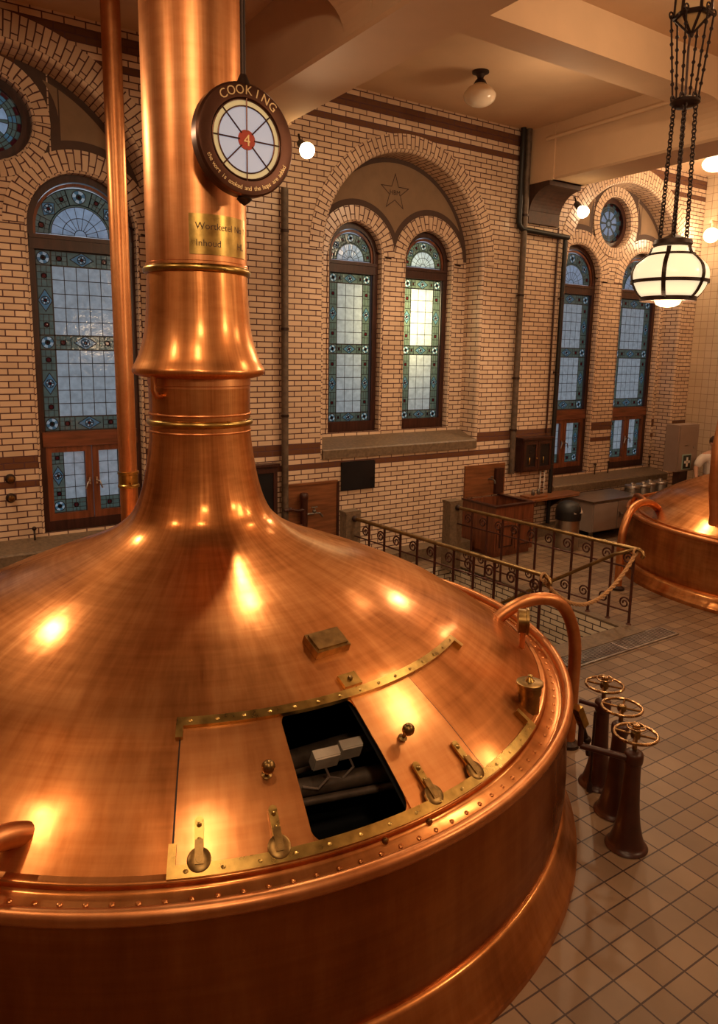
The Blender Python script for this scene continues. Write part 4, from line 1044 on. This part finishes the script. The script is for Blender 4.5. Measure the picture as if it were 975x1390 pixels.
# steel cabinet
O_ = (11.2, 8.62, 0); t = empty('steel_cabinet', O_, label='low grey steel cabinet on legs below the right hand sill', cat='cabinet')
mb = MB(); mb.box2((10.52, 8.30, .16), (11.88, 8.98, .70)); child(mb, 'body', M['grey_paint'], t, O_)
mb = MB(); mb.box2((10.49, 8.27, .70), (11.91, 9.0, .735)); child(mb, 'top', M['steel'], t, O_)
for xa, xb in ((10.54, 11.19), (11.21, 11.86)):
    mb = MB(); mb.box2((xa, 8.28, .18), (xb, 8.30, .68)); d_ = child(mb, 'door', M['grey_paint'], t, O_)
mb = MB(); mb.box((11.26, 8.265, .44), (.05, .03, .09)); mb.tube([(11.26, 8.26, .46), (11.26, 8.22, .46), (11.32, 8.22, .42)], .010, 8); child(mb, 'lock_handle', M['steel'], t, O_)
for x_ in (10.56, 11.84):
    for y_ in (8.34, 8.94):
        mb = MB(); mb.box2((x_-.025, y_-.025, 0), (x_+.025, y_+.025, .16)); child(mb, 'leg', M['steel_dark'], t, O_)
# canisters
labs = ['nearest the steel cabinet', 'second from the steel cabinet', 'third from the steel cabinet', 'farthest from the steel cabinet']
c0 = None
for k, (x_, y_) in enumerate(((12.05, 8.62), (12.36, 8.60), (12.68, 8.68), (13.0, 8.66))):
    t = empty('steel_canister', (x_, y_, 0), label='tall cylindrical steel canister in a row under the sill, '+labs[k], cat='canister', group='canisters under the right hand sill')
    if c0 is None:
        mb = MB(); mb.lathe([(0,0),(.135,0),(.14,.02),(.14,.80),(.13,.82)], 28); a = mb.build('body', M['steel_dark'], t)
        mb = MB(); mb.lathe([(.145,.80),(.148,.83),(.14,.85),(.05,.87),(.03,.90),(0,.905)], 28); b_ = mb.build('lid', M['steel'], t); c0 = (a, b_)
    else:
        for s_ in c0:
            o = s_.copy(); col.objects.link(o); o.parent = t; o.name = s_.name
# first aid cabinet on its post
O_ = (13.28, 8.42, 0); t = empty('first_aid_cabinet', O_, label='grey box cabinet on a post with a first aid sign, at the far corner', cat='cabinet')
mb = MB(); mb.box2((12.95, 8.32, 1.08), (13.62, 8.60, 2.0)); child(mb, 'box', M['grey_paint'], t, O_)
mb = MB(); mb.box2((12.98, 8.30, 1.11), (13.55, 8.32, 1.97)); d_ = child(mb, 'door', M['grey_paint'], t, O_)
mb = MB(); mb.box((13.46, 8.29, 1.55), (.04, .02, .03)); inv_(mb, O_); mb.build('lock', M['steel'], d_)
mb = MB(); mb.box((13.22, 8.29, 1.60), (.12, .015, .02)); inv_(mb, O_); mb.build('badge', M['steel'], d_)
mb = MB(); mb.box2((13.15, 8.36, 0), (13.42, 8.50, 1.08)); child(mb, 'post', M['stone_dark'], t, O_)
mb = MB(); mb.box2((13.10, 8.285, 1.12), (13.38, 8.30, 1.42)); s_ = child(mb, 'first_aid_sign', M['teal'], t, O_)
mb = MB(); mb.box2((13.118, 8.28, 1.138), (13.362, 8.286, 1.402)); inv_(mb, O_); mb.build('sign_field', M['greenblk'], s_)
mb = MB(); mb.box2((13.215, 8.272, 1.175), (13.265, 8.281, 1.365)); mb.box2((13.15, 8.272, 1.245), (13.33, 8.281, 1.295)); inv_(mb, O_); mb.build('white_cross', M['white'], s_)
# wall pipes
def wall_pipe(name, pts, r, mat, lab, clips=(), cat='pipe'):
    t = empty(name, pts[0], label=lab, cat=cat); o = pts[0]
    mb = MB(); mb.tube([(p[0]-o[0], p[1]-o[1], p[2]-o[2]) for p in pts], r, 14); mb.build('pipe', mat, t)
    for z_ in clips:
        mb = MB(); mb.lathe([(r,-.02),(r+.008,-.018),(r+.008,.018),(r,.02)], 16, (0,0,z_-o[2])); mb.box((0, .04, z_-o[2]), (.03, .08, .03)); mb.build('clip', M['iron'], t)
wall_pipe('drain_pipe', [(9.27, 9.12, CEIL), (9.27, 9.12, 1.22)], .052, M['rail_iron'] if False else M['grimy'], 'brown grey drain pipe down the wall right of the star', (5.6, 4.3, 2.9, 2.0))
wall_pipe('drain_pipe', [(4.76, 9.12, 5.45), (4.76, 9.12, .45)], .05, M['grimy'], 'brown grey drain pipe down the wall right of the copper column', (4.9, 3.6, 2.4))
mb = MB(); wall_pipe('black_pipe', [(9.14, 9.12, CEIL), (9.14, 9.12, 5.48), (9.16, 9.12, 5.42), (9.22, 9.12, 5.38), (9.30, 9.10, 5.37), (10.34, 9.10, 5.34)], .045, M['plastic_black'], 'black pipe from the ceiling that turns along the wall under the corbel')
wall_pipe('black_pipe', [(10.29, 9.12, 5.34), (10.29, 9.12, .2)], .038, M['plastic_black'], 'black upright pipe beside the right hand window doors', (4.3, 3.0, 1.3))
wall_pipe('conduit', [(10.16, 9.17, 5.5), (10.16, 9.17, 1.9)], .016, M['redbrown'], 'thin brown conduit left of the black upright pipe', cat='conduit')
wall_pipe('conduit', [(10.40, 9.17, 5.3), (10.40, 9.17, .75)], .012, M['redbrown'], 'thin brown conduit right of the black upright pipe', cat='conduit')
wall_pipe('sprinkler_pipe', [(9.30, 8.75, 6.72), (9.30, 8.70, 6.72), (9.30, YB, 6.72)], .03, M['plaster'], 'cream painted pipe along the side of the ceiling beam')
# wall knobs on the left pier
for (px_, py_, lab) in ((14, 650, 'round bronze knob on the left pier, upper of two'), (15, 676, 'round bronze knob on the left pier, lower of two')):
    p = aty(px_, py_, WI-.02); t = empty('bronze_boss', (p.x, WI, p.z), label=lab, cat='wall boss', group='bosses on the left pier')
    mb = MB(); mb.lathe([(.0,.0),(.055,.0),(.06,.012),(.03,.02),(.02,.04)], 20, axis=AX); mb.build('rose', M['iron'], t)
    mb = MB(); mb.lathe([(.02,.04),(.035,.05),(.04,.065),(.03,.08),(.0,.085)], 20, axis=AX); mb.build('knob', M['brass_dull'], t)
# window stay pegs on the right sill
for px_, py_, w_ in ((47, 725, 'left window beside the copper pipe'), (808, 635, 'right sill, first from the left'), (826, 632, 'right sill, middle one'), (882, 624, 'right sill, last on the right')):
    p = aty(px_, py_, 9.52); t = empty('window_stay', (p.x, 9.52, p.z-.09), label='small iron window stay peg standing on the %s' % w_, cat='window stay')
    mb = MB(); mb.tube([(0,0,-.06),(0,0,.14)], .012, 8); mb.build('peg', M['iron'], t)
    mb = MB(); mb.sphere((0,0,.16), .028, 12); mb.build('peg_head', M['iron'], t)
# ------------------------------------------------------------------ lamps
def ceiling_globe(x, y, lit, lab):
    t = empty('ceiling_globe_lamp', (x, y, CEIL), label=lab, cat='ceiling lamp', group='opal globes on the ceiling')
    mb = MB(); mb.lathe([(.0,.0),(.11,.0),(.11,-.02),(.06,-.04),(.045,-.07),(.04,-.09),(.07,-.12),(.085,-.15),(.08,-.16)], 28); mb.build('fitter', M['iron'], t)
    mb = MB(); mb.lathe(catmull([(.075,-.14),(.09,-.17),(.15,-.20),(.20,-.26),(.212,-.30),(.19,-.36),(.12,-.41),(.05,-.43),(.0,-.432)], 3), 36); g = mb.build('globe', M['globe_lit'] if lit else M['globe_off'], t)
    return t
ceiling_globe(6.93, 7.75, False, 'unlit opal globe lamp on the ceiling above the star')
ceiling_globe(12.55, 7.85, True, 'glowing opal globe lamp on the ceiling at the right edge')
def spot_lamp(p, aim, lab):
    t = empty('spot_lamp', tuple(p), label=lab, cat='spot lamp', group='spot lamps on the corbels')
    d = (Vector(aim)-p).normalized(); A3 = d.to_track_quat('Z', 'Y').to_matrix()
    mb = MB(); mb.lathe([(.02,-.16),(.05,-.15),(.055,-.04),(.05,.0)], 20, axis=A3); mb.build('lamp_holder', M['steel_dark'], t)
    mb = MB(); mb.lathe(catmull([(.045,.0),(.075,.05),(.095,.11),(.09,.15),(.05,.175),(.0,.18)], 3), 24, axis=A3); mb.build('bulb', M['bulb'], t)
    mb = MB(); mb.tube([A3 @ Vector((0,0,-.15)), A3 @ Vector((0,0,-.15))+Vector((0,.05,.12))], .014, 8); mb.build('bracket', M['iron'], t)
    return t
S1, S2_ = aty(413, 200, 8.55), aty(788, 283, 8.5)
spot_lamp(S1, (4.0, 3, 2.5), 'glaring spot lamp on the beam corbel right of the COOKING sign')
spot_lamp(S2_, (8.6, 4, 2.0), 'glaring spot lamp on the corbel left of the round window')
wl = atx(966, 318, 14.25); t = empty('wall_lamp', tuple(wl), label='glowing round lamp on a wall bracket at the right edge', cat='wall lamp')
mb = MB(); mb.sphere((0,0,-.02), .15, 20); mb.build('globe', M['globe_lit'], t)
mb = MB(); mb.tube([(-.0,0,.14),(0,0,.24),(.25,0,.24)], .02, 8); mb.tube([(-.05,0,.24),(.25,0,.24)], .03, 8); mb.build('bracket', M['plaster'], t)
# pendant
pc = RM @ Vector(((910-PX)/F, (371-PY)/F, 1)); k_ = 5.0/math.hypot(pc.x, pc.y); pc = CAM+pc*k_
t = empty('pendant_lamp', tuple(pc), label='iron strapped opal pendant lamp hanging on chains under a lantern', cat='pendant lamp')
mb = MB(); mb.lathe(catmull([(.10,.155),(.125,.14),(.13,.11),(.16,.085),(.205,.045),(.222,0.0),(.222,-.035),(.212,-.055),(.21,-.075),(.185,-.12),(.15,-.15),(.09,-.16)], 3), 48); mb.build('glass_globe', M['pend'], t)
mb = MB(); mb.lathe([(.0,-.205),(.04,-.20),(.07,-.185),(.08,-.165),(.08,-.15)], 28); mb.build('glass_drop', M['pend'], t)
mb = MB(); mb.lathe([(.012,.235),(.03,.225),(.06,.21),(.11,.195),(.115,.17),(.105,.155)], 32); mb.build('cap', M['iron'], t)
def hoop(r, z, h, nm):
    mb = MB(); mb.lathe([(r-.006,z-h),(r+.006,z-h),(r+.006,z+h),(r-.006,z+h),(r-.006,z-h)], 48); mb.build(nm, M['iron'], t)
hoop(.132, .105, .010, 'hoop'); hoop(.222, -.052, .010, 'hoop'); hoop(.158, -.155, .014, 'hoop')
PR = catmull([(.118,.15),(.137,.11),(.17,.087),(.213,.045),(.230,0.0),(.230,-.035),(.225,-.055),(.218,-.075),(.193,-.12),(.158,-.155)], 3)
for k in range(6):
    a = k*PI/3+.45; mb = MB(); dv = Vector((-math.sin(a), math.cos(a), 0))*.012
    rows = []
    for r_, z_ in PR:
        c = Vector((r_*math.cos(a), r_*math.sin(a), z_)); e = Vector((math.cos(a), math.sin(a), 0))*.006; rows.append([c-dv, c-dv+e, c+dv+e, c+dv])
    mb.grid(rows, closed_u=True, smooth=False); mb.build('strap', M['iron'], t)
def zat(py):
    r = ray(912, py); return H+r.z*5.0/math.hypot(r.x, r.y)-pc.z
zd, zl = zat(141), zat(46)
mb = MB(); mb.lathe([(.0,zd+.03),(.05,zd+.025),(.08,zd+.01),(.085,zd-.005),(.06,zd-.025),(.0,zd-.03)], 32); mb.build('chain_plate', M['iron'], t)
for k in range(4):
    a = k*PI/2+.6; mb = MB(); A_ = Vector((.075*math.cos(a), .075*math.sin(a), .20)); B_ = Vector((.06*math.cos(a), .06*math.sin(a), zd-.02)); n = 34
    d = (B_-A_); L = d.length; u = d.normalized(); s1 = u.cross(Vector((1,0,0))).normalized(); s2 = u.cross(s1)
    for j in range(n):
        c = A_+d*((j+.5)/n); sd = s1 if j % 2 else s2
        mb.tube([c+u*(L/n*.72*math.cos(2*PI*q/8))+sd*(.0125*math.sin(2*PI*q/8)) for q in range(8)], .0045, 5, closed=True)
    mb.build('chain', M['iron'], t)
mb = MB(); mb.tube([(0,0,.21),(.004,0,zd*.5),(0,0,zd),(-.012,0,zd+.3),(.0,0,zl)], .007, 8); mb.build('lamp_cord', M['redbrown'], t)
RL = .098
for k in range(6):
    a = k*PI/3+.3; mb = MB(); A_ = Vector((.072*math.cos(a), .072*math.sin(a), zd+.02)); B_ = Vector(((RL+.02)*math.cos(a), (RL+.02)*math.sin(a), zl+.09))
    mb.tube([A_, B_], .006, 6)
    for f_ in (.18, .34, .5, .66, .82): mb.sphere(A_.lerp(B_, f_), .012, 8)
    for P in (A_, B_): mb.tube([P+Vector((.018*math.cos(2*PI*q/10), 0, .018*math.sin(2*PI*q/10))) for q in range(10)], .005, 5, closed=True)
    mb.build('beaded_rod', M['iron'], t)
hexp = lambda R, z: [Vector((R*math.cos(k*PI/3), R*math.sin(k*PI/3), z)) for k in range(6)]
mb = MB(); lo, hi = hexp(RL, zl+.08), hexp(RL*.92, zl+.42); tip = Vector((0,0,zl-.02))
for k in range(6):
    j = (k+1) % 6; mb.face([lo[k], lo[j], hi[j], hi[k]]); mb.face([tip, lo[j], lo[k]])
mb.build('lantern_glass', M['amber'], t)
mb = MB()
for k in range(6):
    j = (k+1) % 6; mb.tube([lo[k], hi[k]], .010, 6); mb.tube([lo[k], lo[j]], .014, 6); mb.tube([hi[k], hi[j]], .014, 6); mb.tube([tip, lo[k]], .009, 6); mb.tube([hi[k], Vector((0,0,zl+.6))], .010, 6)
mb.tube([Vector((0,0,zl+.58)), Vector((0,0,CEIL-pc.z))], .012, 8); mb.sphere(tip, .018, 8); mb.build('lantern_frame', M['iron'], t)
# ------------------------------------------------------------------ person behind the second kettle
pw = aty(966, 640, 8.0)
per = empty('person', (pw.x, pw.y, 0), rad(-25), 'person in a white shirt standing behind the far kettle, mostly out of frame', 'person')
def skin_body(name, verts, edges, radii, mat, parent, root_i=0):
    me = bpy.data.meshes.new(name); me.from_pydata(verts, edges, []); me.update(); o = bpy.data.objects.new(name, me); col.objects.link(o); o.parent = parent
    me.materials.append(mat); md = o.modifiers.new('skin', 'SKIN'); sv = me.skin_vertices[0].data if me.skin_vertices else None
    if sv is None:
        import bmesh
        bm = bmesh.new(); bm.from_mesh(me); lay = bm.verts.layers.skin.verify()
        for v, r in zip(bm.verts, radii): v[lay].radius = (r, r)
        bm.verts.ensure_lookup_table(); bm.verts[root_i][lay].use_root = True; bm.to_mesh(me); bm.free()
    else:
        for k, r in enumerate(radii): sv[k].radius = (r, r); sv[k].use_root = (k == root_i)
    s2 = o.modifiers.new('sub', 'SUBSURF'); s2.levels = 2; s2.render_levels = 2
    for p in me.polygons: p.use_smooth = True
    return o
# standing figure, facing local -y, shoulders along x
V_ = [(0,0,.95),(0,.01,1.12),(0,.015,1.30),(0,.01,1.42),(0,0,1.50),(0,-.02,1.57),
      (.19,.01,1.41),(.36,-.02,1.17),(.40,-.14,.96),(-.19,.01,1.41),(-.36,-.02,1.17),(-.40,-.14,.96),
      (.10,0,.88),(.11,-.02,.50),(.11,.02,.09),(.12,-.12,.04),(-.10,0,.88),(-.11,-.02,.50),(-.11,.02,.09),(-.12,-.12,.04)]
E_ = [(0,1),(1,2),(2,3),(3,4),(4,5),(3,6),(6,7),(7,8),(3,9),(9,10),(10,11),(0,12),(12,13),(13,14),(14,15),(0,16),(16,17),(17,18),(18,19)]
R_ = [.14,.13,.145,.10,.055,.06,.07,.048,.03,.07,.048,.03,.09,.062,.042,.04,.09,.062,.042,.04]
skin_body('body', V_, E_, R_, M['skin'], per)
def part_of(name, keep, grow, mat):
    ix = {k: i for i, k in enumerate(keep)}
    skin_body(name, [V_[k] for k in keep], [(ix[a], ix[b_]) for a, b_ in E_ if a in ix and b_ in ix], [R_[k]+grow for k in keep], mat, per)
part_of('shirt', [0,1,2,3,6,7,9,10], .028, M['shirt']); part_of('trousers', [0,12,13,14,16,17,18], .022, M['trouser'])
mb = MB(); mb.sphere((0,-.03,1.655), .10, 24, sc_=(.80,.98,1.18)); mb.sphere((0,-.035,1.59), .072, 18, sc_=(.85,1.0,.85))
mb.sphere((0,-.135,1.645), .020, 10, sc_=(.7,1,1.3))
for s_ in (-1, 1): mb.sphere((s_*.082,-.02,1.65), .025, 10, sc_=(.45,.8,1.2))
mb.build('head', M['skin'], per)
for s_ in (-1, 1):
    mb = MB(); mb.sphere((s_*.033,-.118,1.668), .012, 10, sc_=(1.2,.6,.7)); mb.build('eye', M['iron'], per)
mb = MB(); mb.sphere((0,-.118,1.598), .022, 10, sc_=(1.2,.4,.25)); mb.build('mouth', M['sign_red'], per)
mb = MB(); mb.sphere((0,-.005,1.695), .108, 24, sc_=(.84,.98,.98)); mb.build('hair', M['hair'], per)
for s_ in (-1, 1):
    mb = MB(); w0 = Vector((s_*.40,-.14,.96)); mb.sphere(w0+Vector((s_*.01,-.03,-.05)), .042, 14, sc_=(.55,.9,1.1))
    for k in range(4):
        p = w0+Vector((s_*.01,-.06+k*.02,-.085)); L = (.075,.085,.08,.062)[k]; mb.tube([p, p+Vector((0,-.004,-L*.5)), p+Vector((-s_*.012,-.006,-L))], [.0095,.0088,.007], 8)
    p = w0+Vector((0,-.065,-.04)); mb.tube([p, p+Vector((-s_*.008,-.022,-.03)), p+Vector((-s_*.015,-.026,-.058))], [.011,.010,.008], 8); mb.build('hand', M['skin'], per)
# ------------------------------------------------------------------ light
w = bpy.data.worlds.new('sky'); sc.world = w; w.use_nodes = True
bg = w.node_tree.nodes['Background']; bg.inputs[0].default_value = (.74,.85,1.0,1); bg.inputs[1].default_value = .72
def point(loc, e, c=(1,.64,.34), r=.12, spec=1.0):
    l = bpy.data.lights.new('lamp', 'POINT'); l.energy = e; l.color = c; l.shadow_soft_size = r
    o = bpy.data.objects.new('lamp_light', l); col.objects.link(o); o.location = loc; return o
def spot(loc, aim, e, ang=80, c=(1,.64,.34), r=.10, blend=.6):
    l = bpy.data.lights.new('lamp', 'SPOT'); l.energy = e; l.color = c; l.shadow_soft_size = r; l.spot_size = rad(ang); l.spot_blend = blend
    o = bpy.data.objects.new('spot_light', l); col.objects.link(o); o.location = loc
    o.rotation_euler = (Vector(aim)-Vector(loc)).to_track_quat('-Z', 'Y').to_euler(); return o
WARM = (1, .69, .41)
for S_, aim in ((S1, (3.0, 4, 1.2)), (S2_, (8.0, 4.5, .5)), (Vector((-.55, 8.5, 5.85)), (1.5, 4.5, 1.5))):
    d = (Vector(aim)-S_).normalized(); spot(S_+d*.25, aim, 420, 130, WARM)
spot((3.45, 6.0, 6.0), (2.4, 4.6, 2), 230, 75, WARM, .09); spot((-.5, 6.6, 6.2), (1.0, 9.4, 1.2), 420, 80, WARM, .12); point((12.55, 7.85, 6.2), 190, WARM, .2); point((13.95, wl.y, wl.z), 60, WARM, .15)  # second spot is an added fill for the lower left wall
point(tuple(pc-Vector((0,0,.32))), 75, WARM, .15)
point((.3, 1.2, 6.3), 200, WARM, .12); point((.0, -1.4, 5.8), 420, WARM, .2); point((6.8, -1.4, 5.6), 520, WARM, .2); point((6.6, 3.8, 6.4), 130, WARM, .07)
point((10.8, 1.4, 6.2), 300, WARM, .12); point((-2.6, 3.5, 6.2), 220, WARM, .12); point((7.5, 6.9, 6.0), 50, WARM, .2); spot((7.0, 6.5, 6.3), (6.6, 9.2, .9), 560, 85, WARM, .12)  # the spot here is an added fill that brightens the lower brick wall
# added warm area light outside, glowing through the right window under the star
l = bpy.data.lights.new('pane_glow_fill', 'AREA'); l.energy = 60; l.size = .8; l.color = (1,.85,.42)
o = bpy.data.objects.new('pane_glow_light', l); col.objects.link(o); o.location = (7.35, 10.5, 3.95); o.rotation_euler = (rad(-90), 0, 0)
sc.view_settings.view_transform = 'Standard'; sc.view_settings.look = 'None'; sc.view_settings.exposure = -0.85

# labels for the setting
SL = {'wall_back': ('tall glazed brick wall with arched window bays', 'wall'), 'wall_right': ('side wall of large cream tiles at the right edge', 'wall'), 'wall_left': ('side wall left of the picture, colour darkened for a dim reflection', 'wall'), 'wall_front': ('wall behind the viewer, colour darkened for a dim reflection', 'wall'),
      'wall_stairwell': ('white brick lining of the sunken stair opening', 'wall'), 'floor': ('brown tiled floor with dark joints', 'floor'), 'ceiling': ('cream plaster ceiling between the beams', 'ceiling'), 'ceiling_boards': ('added unseen dark panels overhead that darken the dome reflection', 'ceiling'),
      'trim_1': ('stone kerb around the stair opening', 'kerb'), 'baseboard_back': ('low stone plinth along the back wall', 'plinth'), 'stair_step': ('stone step going down inside the stair opening', 'step'), 'ceiling_beam': ('heavy plastered ceiling beam resting on a wall corbel', 'beam'), 'ceiling_cross_beam': ('plastered cross beam between the main ceiling beams', 'beam')}
for o in list(bpy.data.objects):
    if o.parent is None and o.get('kind') == 'structure':
        b_ = o.name.split('.')[0]
        if b_ in SL: o['label'], o['category'] = SL[b_]
        elif b_.startswith('window'): o['category'] = 'window'
